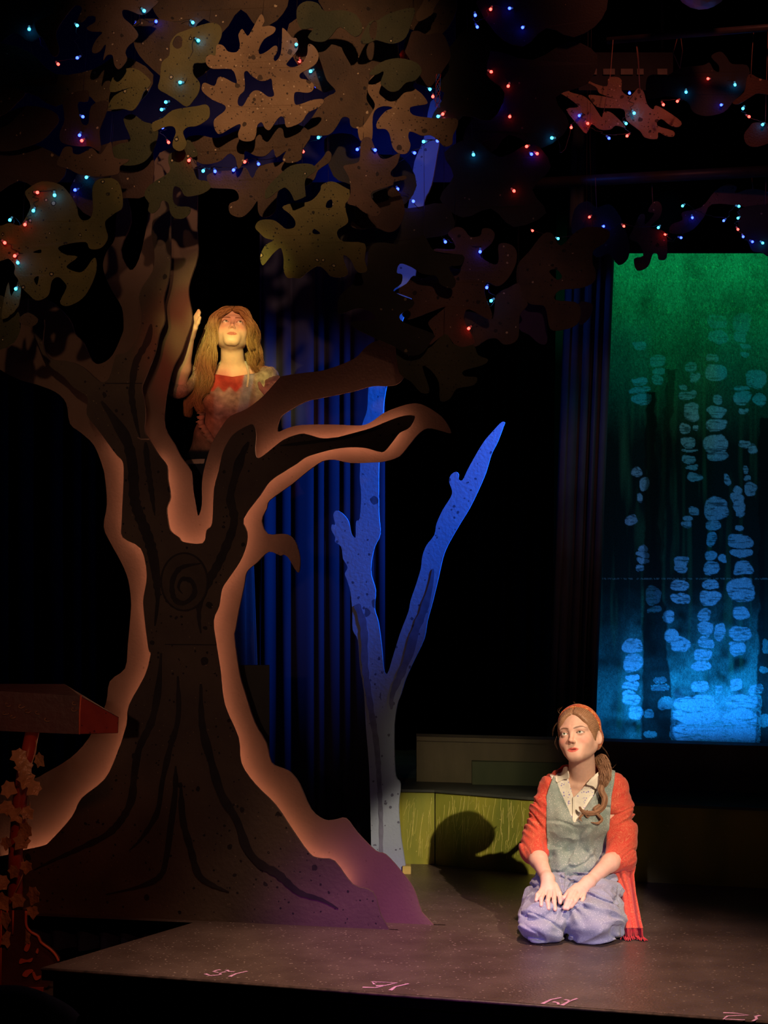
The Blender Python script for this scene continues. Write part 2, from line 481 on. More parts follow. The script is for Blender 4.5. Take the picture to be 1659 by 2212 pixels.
# ---------------------------------------------------------------- painted forest drop
B1 = [(410,770,60,40),(580,900,70,50),(580,990,60,28),(565,1065,50,45),(410,1085,60,40),(420,1160,85,25),(430,1235,80,45),(860,960,50,50),(900,1050,40,42),(800,1120,30,20),(840,1195,80,42),(875,1350,75,80),(815,1505,48,42),(910,1490,30,28),(845,1625,75,52),(855,1700,80,12),(845,1770,65,28),(875,1840,60,28),(905,1925,75,32),(1060,870,55,40),(1085,1005,100,70),(1100,1235,40,45),(1090,1350,80,45),(1090,1465,85,60),(1090,1640,100,85),(1100,1740,90,40),(1310,680,60,40),(1350,760,45,28),(1110,560,90,60),(1330,560,80,90),(1120,690,90,50),(1340,840,40,30),(1440,1060,95,80),(1310,1145,60,25),(1320,1230,85,55),(1480,1240,55,60),(1335,1345,35,25),(1340,1640,60,35),(1420,1680,40,45),(1360,1860,30,28),(1370,1930,30,25),(1390,2035,50,65),(1190,1940,25,50),(390,1880,45,40),(455,1990,35,60),(415,2110,25,45),(1100,2150,90,60),(1280,2110,50,40),(1285,2030,35,40)]
B2 = [(340,170,55,40),(885,95,50,35),(1090,90,100,85),(1060,220,65,45),(840,170,35,25),(838,230,38,30),(1285,50,50,60),(1290,120,40,20),(1300,240,30,30),(1050,345,45,60),(445,425,45,30),(440,480,50,25),(455,535,48,25),(425,595,35,28),(780,540,55,45),(780,600,55,40),(1050,500,55,45),(1055,605,78,55),(1310,365,100,55),(1305,465,100,35),(1335,600,85,65),(1150,520,30,35),(770,755,90,52),(780,870,80,45),(1040,740,75,40),(1030,865,95,65),(1310,800,120,100),(665,1030,50,55),(995,1020,65,65),(1310,995,70,55),(700,1190,60,60),(780,1280,90,60),(1000,1150,70,60),(1130,1170,45,70),(1000,1260,75,45),(1310,1180,95,65),(1280,1320,75,70),(980,1375,80,60),(960,1475,85,40),(350,1300,85,58),(360,1440,85,70),(350,1570,65,28),(335,1640,75,40),(335,1750,80,60),(390,1880,60,60),(590,1590,50,30),(590,1660,75,30),(950,1650,70,50),(1120,1680,40,35),(1270,1640,50,50),(1450,1680,60,45),(900,1800,190,70),(1330,1780,150,60),(920,1910,200,70),(1300,1920,150,70),(850,2060,150,70),(1080,2050,190,80),(1340,2060,150,70)]
DIM = [(540,850,75,80),(500,1900,45,45),(520,2060,70,30),(1535,1300,40,60),(1520,1950,60,60),(650,1800,70,60),(540,970,60,25),(1520,1500,40,30)]
YD = 10.5
GX, GZ = 300, 640
X0, X1 = 1262.0, 1760.0; Y0, Y1 = 530.0, 1627.0      # painted extent in pixels at the drop's depth
gx = np.linspace(X0, X1, GX); gy = np.linspace(Y0, Y1, GZ)
PX, PY = np.meshgrid(gx, gy)
q = np.stack([PX.ravel() * .045, PY.ravel() * .045, np.zeros(PX.size)], 1)
wx = (fbm(q) - .5) * 15; wy = (fbm(q + 31) - .5) * 15
x = PX.ravel() + wx; y = PY.ravel() + wy
st = np.zeros(x.size)
for tx, ty, lst, val in ((1280, 560, B1, 1.0), (1280, 1080, B2, 1.0), (1280, 1080, DIM, 0.22)):
    for (cx, cy, rx, ry) in lst:
        px, py, a, b = tx + cx * .2442, ty + cy * .2442, rx * .2442, ry * .2442
        d = (np.abs((x - px) / a) ** 2.6 + np.abs((y - py) / b) ** 2.6)
        st = np.maximum(st, val * np.clip((1.12 - d) / 0.22, 0, 1))
st = np.maximum(st, 0.62 * np.clip((y - 1478) / 70, 0, 1) * np.clip((x - 1450) / 5, 0, 1) * np.clip((1644 - x) / 5, 0, 1) * np.clip(fbm(np.stack([PX.ravel() * .05, PY.ravel() * .09, np.ones(PX.size) * 7], 1), 3) * 3 - .7, 0, 1))
crack = np.abs(fbm(np.stack([PX.ravel() * .02, PY.ravel() * .16, np.ones(PX.size)], 1), 3) - .5)
st *= np.clip(crack * 26 - 0.15, 0.25, 1)
fine = fbm(np.stack([PX.ravel() * .5, PY.ravel() * .25, np.zeros(PX.size)], 1), 2)
big = fbm(np.stack([PX.ravel() * .02, PY.ravel() * .012, np.ones(PX.size) * 5], 1), 3)
streak = fbm(np.stack([PX.ravel() * .09, PY.ravel() * .006, np.ones(PX.size) * 9], 1), 2)
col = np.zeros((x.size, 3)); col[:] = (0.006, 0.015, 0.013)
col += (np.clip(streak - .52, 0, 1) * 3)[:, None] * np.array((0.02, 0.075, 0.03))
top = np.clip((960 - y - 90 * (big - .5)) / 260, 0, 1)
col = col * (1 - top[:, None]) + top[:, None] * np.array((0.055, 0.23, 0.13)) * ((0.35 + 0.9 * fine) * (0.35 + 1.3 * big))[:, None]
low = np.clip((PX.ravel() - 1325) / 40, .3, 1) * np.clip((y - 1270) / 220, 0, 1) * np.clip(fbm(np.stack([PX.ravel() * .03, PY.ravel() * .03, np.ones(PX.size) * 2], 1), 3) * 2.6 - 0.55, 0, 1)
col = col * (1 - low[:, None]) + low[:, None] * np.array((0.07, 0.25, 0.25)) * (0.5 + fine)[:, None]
# dark painted trunks
def trunk(pts):
    t = np.zeros(x.size)
    ys = [p[1] for p in pts]; cs = np.interp(y, ys, [p[0] for p in pts]); ws = np.interp(y, ys, [p[2] for p in pts])
    return np.clip((ws - np.abs(x - cs)) / 4 + .5, 0, 1) * (y > ys[0])
tr = np.maximum(trunk([(1405, 850, 9), (1410, 1250, 20), (1415, 1400, 26), (1418, 1500, 30), (1425, 1660, 42)]), trunk([(1652, 900, 12), (1655, 1200, 17), (1660, 1400, 22), (1668, 1660, 40)]))
tr = np.maximum(tr, trunk([(1450, 800, 10), (1430, 1100, 8), (1416, 1250, 14)]) * .7)
tr *= 1 - 0.9 * (st > 0.02) * (st < .3)
col = col * (1 - 0.9 * tr[:, None]) + tr[:, None] * 0.006
st *= 1 - 0.75 * tr * (st > .3)
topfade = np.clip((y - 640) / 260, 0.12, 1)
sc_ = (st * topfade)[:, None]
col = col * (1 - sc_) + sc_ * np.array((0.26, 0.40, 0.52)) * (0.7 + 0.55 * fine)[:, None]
spk = (vnoise(np.stack([PX.ravel() * .55, PY.ravel() * .55, np.ones(PX.size) * 3], 1)) > .90) * np.clip((900 - y) / 200, 0, 1)
col = col + spk[:, None] * np.array((0.10, 0.16, 0.03))
seam = (np.abs(PY.ravel() - 1250) < 1.2) * (fine > .5)
col = col + seam[:, None] * 0.10
border = (PX.ravel() < 1286) * 1.0
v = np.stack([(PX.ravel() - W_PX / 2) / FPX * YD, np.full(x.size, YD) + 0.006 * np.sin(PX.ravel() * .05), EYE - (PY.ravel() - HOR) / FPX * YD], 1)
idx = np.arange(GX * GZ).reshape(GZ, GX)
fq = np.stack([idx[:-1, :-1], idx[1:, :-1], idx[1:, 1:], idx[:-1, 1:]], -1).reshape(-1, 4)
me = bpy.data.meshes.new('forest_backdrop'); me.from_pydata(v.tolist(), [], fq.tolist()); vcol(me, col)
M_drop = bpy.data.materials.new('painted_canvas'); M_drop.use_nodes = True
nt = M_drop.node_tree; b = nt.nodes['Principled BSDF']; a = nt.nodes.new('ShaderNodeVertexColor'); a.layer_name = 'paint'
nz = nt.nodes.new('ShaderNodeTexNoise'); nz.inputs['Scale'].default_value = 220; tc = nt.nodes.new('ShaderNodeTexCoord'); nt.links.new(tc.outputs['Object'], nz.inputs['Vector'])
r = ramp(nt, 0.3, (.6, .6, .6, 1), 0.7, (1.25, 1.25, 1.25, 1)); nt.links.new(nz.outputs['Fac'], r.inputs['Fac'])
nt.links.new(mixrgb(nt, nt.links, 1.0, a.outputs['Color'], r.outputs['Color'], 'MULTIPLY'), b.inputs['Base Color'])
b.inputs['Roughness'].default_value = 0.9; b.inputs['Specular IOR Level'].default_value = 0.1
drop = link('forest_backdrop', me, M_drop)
sol = drop.modifiers.new('cloth', 'SOLIDIFY'); sol.thickness = 0.004; sol.offset = 1
tag(drop, 'tall painted cloth drop with green foliage and pale blue stony trunks', 'backdrop')

# ---------------------------------------------------------------- drapes
def curtain(name, xa, xb, Y, z0, z1, folds, amp, mat, label, tilt=0.0, ph=0.0):
    k = int(folds * 10); vs, fs = [], []
    zs = [z0, z0 + (z1 - z0) * .33, z0 + (z1 - z0) * .66, z1]
    for i in range(k + 1):
        t = i / k; a = 2 * math.pi * folds * t + ph + 1.6 * math.sin(t * 11 + ph) + 1.1 * math.sin(t * 27)
        for j, z in enumerate(zs):
            am = amp * (1.1 - 0.2 * j / 3)
            vs.append((xa + (xb - xa) * t + 0.4 * am * math.cos(a) + tilt * (z - z0), Y + am * math.sin(a + 0.25 * math.sin(j * 1.3)), z))
    n = len(zs)
    for i in range(k):
        for j in range(n - 1):
            a = i * n + j; fs.append((a, a + n, a + n + 1, a + 1))
    o = mesh(name, vs, fs, mat, None, True)
    s = o.modifiers.new('cloth', 'SOLIDIFY'); s.thickness = 0.004
    return tag(o, label, 'curtain')
def xat(px, Y): return (px - W_PX / 2) / FPX * Y
curtain('stage_curtain', xat(560, 9.6), xat(830, 9.6), 9.6, 0.001, 4.6, 8, 0.012, M_blue_drape, 'blue lit pleated drape behind the slim blue tree')
curtain('stage_curtain', xat(826, 10.6), xat(1190, 10.6), 10.75, 0.352, 4.8, 12, 0.04, M_drape, 'black pleated drape between the blue tree and the painted drop', tilt=0.01)
M_teal = paint('teal_leg', (0.09, 0.12, 0.13), (0.06, 0.08, 0.09), 5, 0.9, spec=0.1)
curtain('stage_curtain', xat(1185, 9.95), xat(1282, 9.95), 9.98, 0.351, 4.4, 3, 0.035, M_teal, 'narrow teal edged black drape left of the painted drop', tilt=0.040, ph=1.0)
curtain('stage_curtain', xat(-160, 10.2), xat(575, 10.2), 10.2, 0.001, 4.8, 16, 0.05, M_drape, 'black pleated drape filling the dark left background')
bw = box('wall_back', (-3.4, 11.4, -1), (3.4, 11.5, 5.6), M_black); tag(bw, 'black rear wall of the stage', 'wall', kind='structure')
# black border cloth above the drop
bd = box('wall_border', (xat(1288, 9.7), 9.7, 2.945), (2.4, 9.72, 4.6), M_drape); tag(bd, 'black border cloth masking the top of the painted drop', 'border', kind='structure')

M_navy = paint('navy_gap_cloth', (0.02, 0.022, 0.06), (0.03, 0.03, 0.08), 5, 0.95, spec=0.0)
nb_ = box('wall_added_gap_cloth', (xat(-200, 9.05), 9.05, 3.18), (xat(985, 9.05), 9.07, 4.7), M_navy); tag(nb_, 'added navy cloth that turns the gaps in the leaf canopy dark blue', 'border', kind='structure')  # cloth added behind the canopy so its gaps read dark blue
# ================================================================ BIG TREE: two cut-out layers with light tape between
Z1 = lambda p: TT(40, 700, 0.3978, p)
ZZ3 = lambda p: TT(40, 1300, 0.5545, p)
ZR = lambda p: TT(540, 780, 0.3617, p)
tree_pl = VPlane(FL(75, 1972), FL(838, 2008))
GAP = 0.13
front_o = [(-90, 1966), (-90, 1858), (0, 1850), (43, 1838), (93, 1827), (112, 1813), (156, 1763), (176, 1724), (226, 1683), (253, 1627), (273, 1566), (278, 1524),
 (312, 1461), (325, 1414), (320, 1400), (310, 1317), (310, 1289), (317, 1241), (304, 1185), (265, 1161), (263, 1122), (267, 1030), (265, 998), (251, 982), (231, 955),
 (211, 927), (187, 895), (189, 859), (159, 837), (139, 815), (104, 787), (84, 748), (70, 700), (95, 690), (92, 740), (100, 765), (116, 777), (147, 780), (179, 793), (215, 824),
 (235, 817), (247, 776), (253, 766), (275, 760), (295, 732), (304, 700), (305, 671), (300, 644), (307, 620), (329, 586), (334, 549), (327, 502), (335, 450), (345, 400), (366, 400), (368, 485), (368, 569),
 (363, 607), (353, 647), (356, 691), (344, 721), (334, 764), (314, 815), (306, 839), (312, 867), (314, 899), (312, 931), (322, 949), (342, 982), (360, 1006), (362, 1034),
 (368, 1074), (360, 1098), (364, 1134), (370, 1149), (386, 1161), (396, 1171), (438, 1173), (446, 1145), (458, 1130), (462, 1058), (472, 1018), (482, 975), (502, 940), (530, 922), (546, 917),
 (553, 938), (551, 975), (558, 990), (580, 975), (612, 950), (648, 937), (667, 939), (692, 946), (721, 946), (757, 937), (800, 925), (844, 907), (873, 898), (894, 898),
 (891, 912), (880, 926), (862, 935), (847, 954), (829, 975), (815, 975), (790, 968), (757, 966), (721, 970), (685, 979), (659, 988), (641, 1001), (612, 1019), (582, 1040),
 (561, 1070), (525, 1120), (533, 1149), (531, 1177), (517, 1213), (490, 1253), (478, 1273), (472, 1309), (460, 1341), (466, 1392), (475, 1450), (484, 1522), (514, 1594),
 (520, 1649), (550, 1694), (594, 1738), (628, 1788), (667, 1843), (689, 1854), (722, 1860), (761, 1910), (805, 1927), (822, 1976), (838, 2008), (500, 1993), (75, 1972)]
rear_o = [(-90, 1962), (-90, 1720), (0, 1714), (30, 1697), (79, 1680), (96, 1671), (151, 1638), (192, 1594), (228, 1522), (237, 1472), (270, 1444), (276, 1394), (282, 1328), (283, 1297),
 (277, 1253), (263, 1217), (239, 1173), (224, 1138), (231, 1090), (227, 1034), (221, 1006), (203, 962), (175, 935), (151, 915), (143, 871), (120, 847), (80, 831), (30, 815), (-30, 770), (-20, 690),
 (40, 650), (101, 647), (148, 687), (162, 721), (180, 740), (199, 780), (219, 785), (243, 767), (263, 724), (267, 704), (263, 664), (243, 630), (226, 593), (223, 566), (233, 539), (248, 515), (252, 460), (270, 420), (283, 480), (260, 539),
 (280, 583), (300, 560), (318, 480), (325, 400), (345, 330), (420, 330), (425, 492), (427, 552), (410, 607), (407, 637), (415, 687), (402, 731), (390, 764), (376, 788), (366, 819), (356, 875), (356, 923),
 (378, 962), (390, 986), (412, 1018), (416, 1058), (427, 1114), (436, 1090), (436, 1050), (440, 1018), (456, 962), (478, 923), (497, 899), (533, 883), (569, 855), (601, 819), (612, 812),
 (659, 805), (702, 799), (763, 776), (789, 751), (814, 736), (870, 730), (875, 800), (862, 827), (837, 834), (804, 834), (757, 847), (692, 860), (659, 868), (616, 892), (603, 907), (600, 932),
 (620, 925), (652, 918), (721, 917), (779, 919), (804, 910), (829, 892), (858, 880), (887, 872), (909, 873), (938, 888), (960, 907), (974, 935), (950, 930), (923, 925), (902, 939), (884, 961), (862, 986), (829, 997),
 (804, 999), (757, 1000), (721, 993), (695, 997), (663, 1019), (630, 1046), (583, 1080), (576, 1098), (565, 1125), (578, 1153), (609, 1153), (627, 1158), (641, 1178), (648, 1210), (645, 1236), (636, 1228),
 (623, 1205), (612, 1198), (605, 1200), (580, 1192), (555, 1215), (533, 1235), (527, 1265), (515, 1321), (508, 1360), (506, 1378), (517, 1455), (528, 1494), (550, 1561), (575, 1605), (586, 1647), (611, 1660), (628, 1669), (647, 1694),
 (672, 1749), (700, 1771), (722, 1771), (747, 1768), (772, 1799), (811, 1838), (833, 1846), (866, 1882), (894, 1921), (911, 1971), (936, 2008), (500, 1985)]
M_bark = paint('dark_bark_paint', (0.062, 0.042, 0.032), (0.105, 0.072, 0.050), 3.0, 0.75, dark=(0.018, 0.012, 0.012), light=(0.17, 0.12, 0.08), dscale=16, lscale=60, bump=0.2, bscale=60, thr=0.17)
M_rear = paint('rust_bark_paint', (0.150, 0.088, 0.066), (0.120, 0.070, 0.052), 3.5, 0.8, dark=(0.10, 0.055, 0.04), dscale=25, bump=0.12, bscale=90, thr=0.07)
M_line = paint('bark_line_paint', (0.014, 0.010, 0.012), (0.024, 0.017, 0.017), 12, 0.7)
M_led = glow('warm_light_tape', (1.0, 0.43, 0.235), 21.0)
base = tree_pl.at(450, 1990); base.z = 0
tree = empty('tree_cutout', base, 'large brown two layer plywood tree glowing warm between its layers', 'tree')
rear_pl = tree_pl.shifted(GAP)
def ground(o):
    for v in o.data.vertices:
        if v.co.z < 0.035: v.co.z = 0.0
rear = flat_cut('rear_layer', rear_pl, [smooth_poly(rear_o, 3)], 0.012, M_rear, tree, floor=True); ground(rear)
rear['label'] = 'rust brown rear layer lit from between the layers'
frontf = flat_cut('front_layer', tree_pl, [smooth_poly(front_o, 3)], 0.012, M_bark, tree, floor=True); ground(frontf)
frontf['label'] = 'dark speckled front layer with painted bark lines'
# spacer blocks joining the layers
for (px, py) in ((400, 1500), (400, 1900), (200, 1900), (560, 1850), (390, 1250), (300, 1000), (285, 905), (640, 965), (500, 1100), (230, 860), (345, 560)):
    p = tree_pl.at(px, py, 0.012)
    box('spacer', p - Vector((.02, 0, .02)), p + Vector((.02, GAP - 0.014, .02)), M_line, tree)
# painted bark lines
lines = [ (ZZ3([(555, 200), (545, 330), (520, 460), (470, 570), (450, 680), (440, 770), (400, 850), (340, 910), (240, 960), (130, 1010), (60, 1045)]), 15),
 (ZZ3([(620, 290), (622, 450), (590, 570), (560, 700), (540, 820), (480, 920), (430, 970)]), 12),
 (ZZ3([(612, 640), (610, 740), (595, 860), (575, 1000), (550, 1070), (470, 1110), (340, 1140)]), 12),
 (ZZ3([(632, 720), (640, 850), (670, 960), (700, 1060), (750, 1100), (820, 1130)]), 14),
 (ZZ3([(710, 320), (715, 480), (750, 620), (790, 750), (850, 850), (890, 960), (940, 1020), (1010, 1060), (1090, 1130), (1180, 1160), (1245, 1195)]), 17),
 (Z1([(720, 0), (700, 90), (640, 200), (620, 300), (615, 400), (640, 540), (660, 620)]), 13),
 (Z1([(450, 420), (520, 520), (590, 640), (620, 780), (630, 950), (660, 1050), (700, 1150), (730, 1260), (750, 1400), (755, 1500), (740, 1640)]), 22),
 (Z1([(1250, 640), (1210, 720), (1170, 850), (1150, 950), (1170, 1080), (1100, 1270), (1030, 1400), (985, 1500), (980, 1600), (990, 1680)]), 18),
 (Z1([(690, 640), (700, 760), (720, 900), (740, 1040)]), 12), (Z1([(1420, 660), (1600, 640), (1800, 610), (1980, 560)]), 7) ]
for pts, w in lines: ribbon('bark_line', tree_pl, pts, w, 0.0025, M_line, tree)
kc = Z1([(900, 1400)])[0]
ring = [(kc[0] + 50 * math.cos(a), kc[1] + 62 * math.sin(a)) for a in np.linspace(0, 2 * math.pi, 40, endpoint=False)]
knot = flat_cut('knot_disc', tree_pl.shifted(-0.005), [ring], 0.0045, paint('knot_paint', (0.085, 0.060, 0.042), (0.06, 0.042, 0.03), 9, 0.75, bump=0.2), tree)
ribbon('knot_ring', tree_pl.shifted(-0.005), ring + ring[:1], 4, 0.002, M_line, knot, taper=False)
ribbon('knot_swirl', tree_pl.shifted(-0.005), Z1([(990, 1300), (880, 1325), (835, 1400), (845, 1490), (900, 1515), (955, 1465), (942, 1400), (890, 1385), (868, 1430), (890, 1465)]), 11, 0.002, M_line, knot)
for pts in (Z1([(470, 322), (670, 322)]), ZZ3([(570, 166), (770, 168)])):
    ribbon('board_joint', tree_pl, pts, 2.2, 0.0015, M_line, tree, taper=False)
tube('twig', [tree_pl.at(x, y, -0.012) for x, y in ((297, 945), (305, 949), (322, 949))], 0.003, paint('pale_twig', (0.4, 0.24, 0.16), (0.3, 0.2, 0.12), 9), tree, 5)
# light tape stuck behind the edge of the front layer
def tape(i0, i1, inset, sgn=1):
    pts = []
    o = front_o[i0:i1]
    for i, (x, y) in enumerate(o):
        a = o[max(i - 1, 0)]; b = o[min(i + 1, len(o) - 1)]
        dx, dy = b[0] - a[0], b[1] - a[1]; l = math.hypot(dx, dy) or 1
        pts.append((x - dy / l * inset * sgn, y + dx / l * inset * sgn))
    q = [tree_pl.at(x, y, 0.090) for x, y in smooth_poly(pts, 3, False)]
    tube('light_tape', q, 0.0045, M_led, tree, 5)
iL0, iL1 = 2, front_o.index((231, 955)) + 1
tape(iL0, iL1, 14, 1)
tape(front_o.index((342, 982)), front_o.index((472, 1018)) + 1, 13, 1)
tape(front_o.index((558, 990)), front_o.index((873, 898)) + 1, 10, 1)
tape(front_o.index((862, 935)), front_o.index((761, 1910)) + 1, 12, 1)

# ladder tower hidden behind the trunk that carries the woman
M_tower = paint('dark_tower_paint', (0.03, 0.032, 0.024), (0.02, 0.022, 0.018), 6, 0.7)
TY0, TY1 = 8.24, 8.72; TX0, TX1 = xat(355, 8.45), xat(520, 8.45); TZ = 0.90
tw = empty('climbing_tower', ((TX0 + TX1) / 2, 8.45, 0), 'dark climbing tower with side panel standing behind the brown tree trunk', 'scaffold')
box('platform_board', (TX0, TY0, TZ - .03), (TX1, TY1, TZ), M_tower, tw)
for xx in (TX0, TX1 - .04):
    for yy in (TY0, TY1 - .04): box('leg', (xx, yy, 0), (xx + .04, yy + .04, TZ - .0305), M_tower, tw)
for zz in (0.2, 0.4, 0.6, 0.75): box('rung', (TX0 + .041, TY1 - .035, zz), (TX1 - .041, TY1 - .005, zz + .03), M_tower, tw)
box('side_panel', (xat(515, 8.06), 8.05, 0.0), (xat(582, 8.06), 8.07, 1.00), M_tower, tw)

# ================================================================ SLIM BLUE TREE
slim_o = [(806, 1890), (802, 1832), (800, 1744), (797, 1655), (790, 1566), (786, 1494), (777, 1439), (773, 1383), (762, 1361), (761, 1322), (757, 1279), (750, 1254), (745, 1239), (751, 1225), (741, 1207), (737, 1181), (724, 1171), (724, 1160), (716, 1145), (717, 1133), (724, 1133), (720, 1113), (726, 1103), (739, 1109), (753, 1127), (759, 1153), (768, 1161), (769, 1127), (777, 1120), (780, 1069), (777, 1033), (778, 1006), (776, 960), (782, 919), (793, 885), (796, 838), (803, 790), (820, 740), (838, 680), (850, 620), (862, 560), (875, 480), (887, 416), (895, 350), (915, 300), (930, 220), (955, 220), (949, 305), (945, 330), (932, 400), (915, 440), (908, 520), (896, 600), (890, 640), (870, 690), (850, 760), (835, 834), (829, 870), (827, 907), (822, 960), (818, 1008), (818, 1105), (821, 1153), (809, 1181), (802, 1214), (802, 1243), (811, 1275), (809, 1315), (817, 1344), (824, 1395), (829, 1445), (835, 1456), (841, 1445), (847, 1424), (865, 1366), (882, 1322), (887, 1297), (898, 1265), (909, 1228), (912, 1203), (921, 1178), (938, 1156), (943, 1131), (956, 1102), (974, 1073), (976, 1058), (970, 1040), (974, 1026), (985, 1019), (991, 1026), (990, 1035), (999, 1037), (1010, 1015), (1028, 982), (1046, 953), (1064, 932), (1082, 913), (1090, 912), (1087, 922), (1075, 954), (1061, 982), (1050, 1019), (1035, 1055), (1014, 1098), (992, 1134), (967, 1178), (956, 1207), (947, 1247), (934, 1301), (923, 1341), (916, 1380), (894, 1427), (876, 1467), (866, 1500), (858, 1522), (852, 1566), (852, 1633), (855, 1677), (865, 1694), (861, 1744), (866, 1810), (872, 1890)]
slim_pl = VPlane(FL(800, 1884), FL(875, 1887))
M_slim = paint('pale_birch_paint', (0.30, 0.36, 0.46), (0.25, 0.31, 0.41), 3, 0.75, dark=(0.10, 0.11, 0.16), dscale=13, bump=0.15, bscale=70, thr=0.20)
M_slimline = paint('birch_line_paint', (0.16, 0.17, 0.25), (0.12, 0.13, 0.19), 30, 0.75, light=(0.5, 0.5, 0.6), lscale=60, thr=.08)
sb = slim_pl.at(840, 1887); sb.z = 0
slim = empty('slim_tree_cutout', sb, 'slim forked birch cut-out lit bright blue at centre stage', 'tree')
so = flat_cut('trunk_board', slim_pl, [smooth_poly(slim_o, 3)], 0.014, M_slim, slim, floor=True); ground(so)
ribbon('bark_line', slim_pl, ZZ3([(1318, 10), (1345, 100), (1350, 250), (1370, 400), (1395, 560), (1405, 700), (1412, 850), (1412, 980)]), [14, 16, 14, 13, 12, 10, 9, 8], 0.0025, M_slimline, slim)
ribbon('bark_line', slim_pl, ZR([(1095, 1240), (1080, 1340), (1040, 1480), (985, 1620), (950, 1750), (910, 1850), (850, 1990), (845, 2080)]), [3, 12, 16, 17, 17, 16, 12, 5], 0.0025, M_slimline, slim)
box('foot_block', sb + Vector((.062, -.03, 0)), sb + Vector((.10, .03, .035)), paint('yellow_block', (0.5, 0.4, 0.1), (0.4, 0.33, 0.08), 9), slim)

# ================================================================ LEAF CANOPY
T1 = lambda p: TT(0, 0, .1989, p)
T2 = lambda p: TT(300, 0, .1989, p)
T3 = lambda p: TT(600, 0, .2411, p)
T4 = lambda p: TT(0, 280, .1989, p)
T5 = lambda p: TT(300, 280, .1989, p)
T6 = lambda p: TT(540, 300, .217, p)
T7 = lambda p: TT(700, 480, .2411, p)
T8 = lambda p: TT(900, 460, .2532, p)
R1 = lambda p: TT(1180, 40, .2887, p)
R2 = lambda p: TT(1100, 340, .337, p)
hero = [(515,74),(523,62),(534,77),(543,66),(560,34),(567,32),(571,46),(566,57),(582,55),(595,60),(590,72),(570,85),(559,107),(562,117),(576,111),(592,99),(599,101),(598,113),(591,125),(595,132),(606,117),(609,80),(610,60),(622,70),(631,81),(641,83),(643,106),(622,133),(619,140),(631,145),(650,138),(663,118),(665,97),(672,95),(682,104),(688,120),(682,137),(665,149),(648,159),(649,169),(663,172),(677,181),(675,195),(663,200),(641,198),(635,205),(637,224),(648,225),(672,216),(694,213),(699,219),(689,231),(665,243),(651,263),(626,274),(617,272),(614,256),(607,251),(600,256),(594,264),(586,276),(580,281),(572,276),(567,266),(562,264),(555,272),(553,290),(547,302),(531,305),(517,300),(514,288),(520,272),(515,268),(495,278),(475,289),(465,282),(461,264),(467,253),(485,239),(485,227),(459,215),(437,197),(436,183),(443,178),(463,185),(471,167),(483,167),(509,180),(510,169),(499,149),(459,148),(445,137),(445,123),(455,117),(465,119),(467,99),(473,95),(483,99),(493,111),(511,112),(518,99),(516,84)]
hero_h = [(527,158),(534,153),(543,163),(560,174),(575,174),(586,170),(589,190),(592,206),(580,209),(567,200),(556,195),(545,198),(535,211),(525,228),(516,228),(513,218),(518,205),(527,196),(529,180)]
yg = T6([(320,680),(420,640),(560,630),(640,590),(700,510),(710,460),(780,425),(850,430),(960,490),(1010,520),(1000,600),(950,640),(955,720),(975,830),(880,900),(870,960),(930,1020),(1140,1040),(1140,1200),(1165,1305),(1100,1330),(1050,1300),(1000,1200),(930,1155),(940,1230),(975,1340),(900,1375),(800,1365),(760,1320),(700,1270),(650,1275),(580,1320),(500,1385),(430,1382),(370,1380),(335,1310),(335,1200),(320,1120),(300,1085),(240,1130),(180,1200),(125,1258),(100,1190),(115,1120),(160,1050),(230,1010),(150,985),(90,930),(50,880),(80,820),(150,800),(240,810),(300,850),(360,895),(440,880),(450,820),(400,750)])
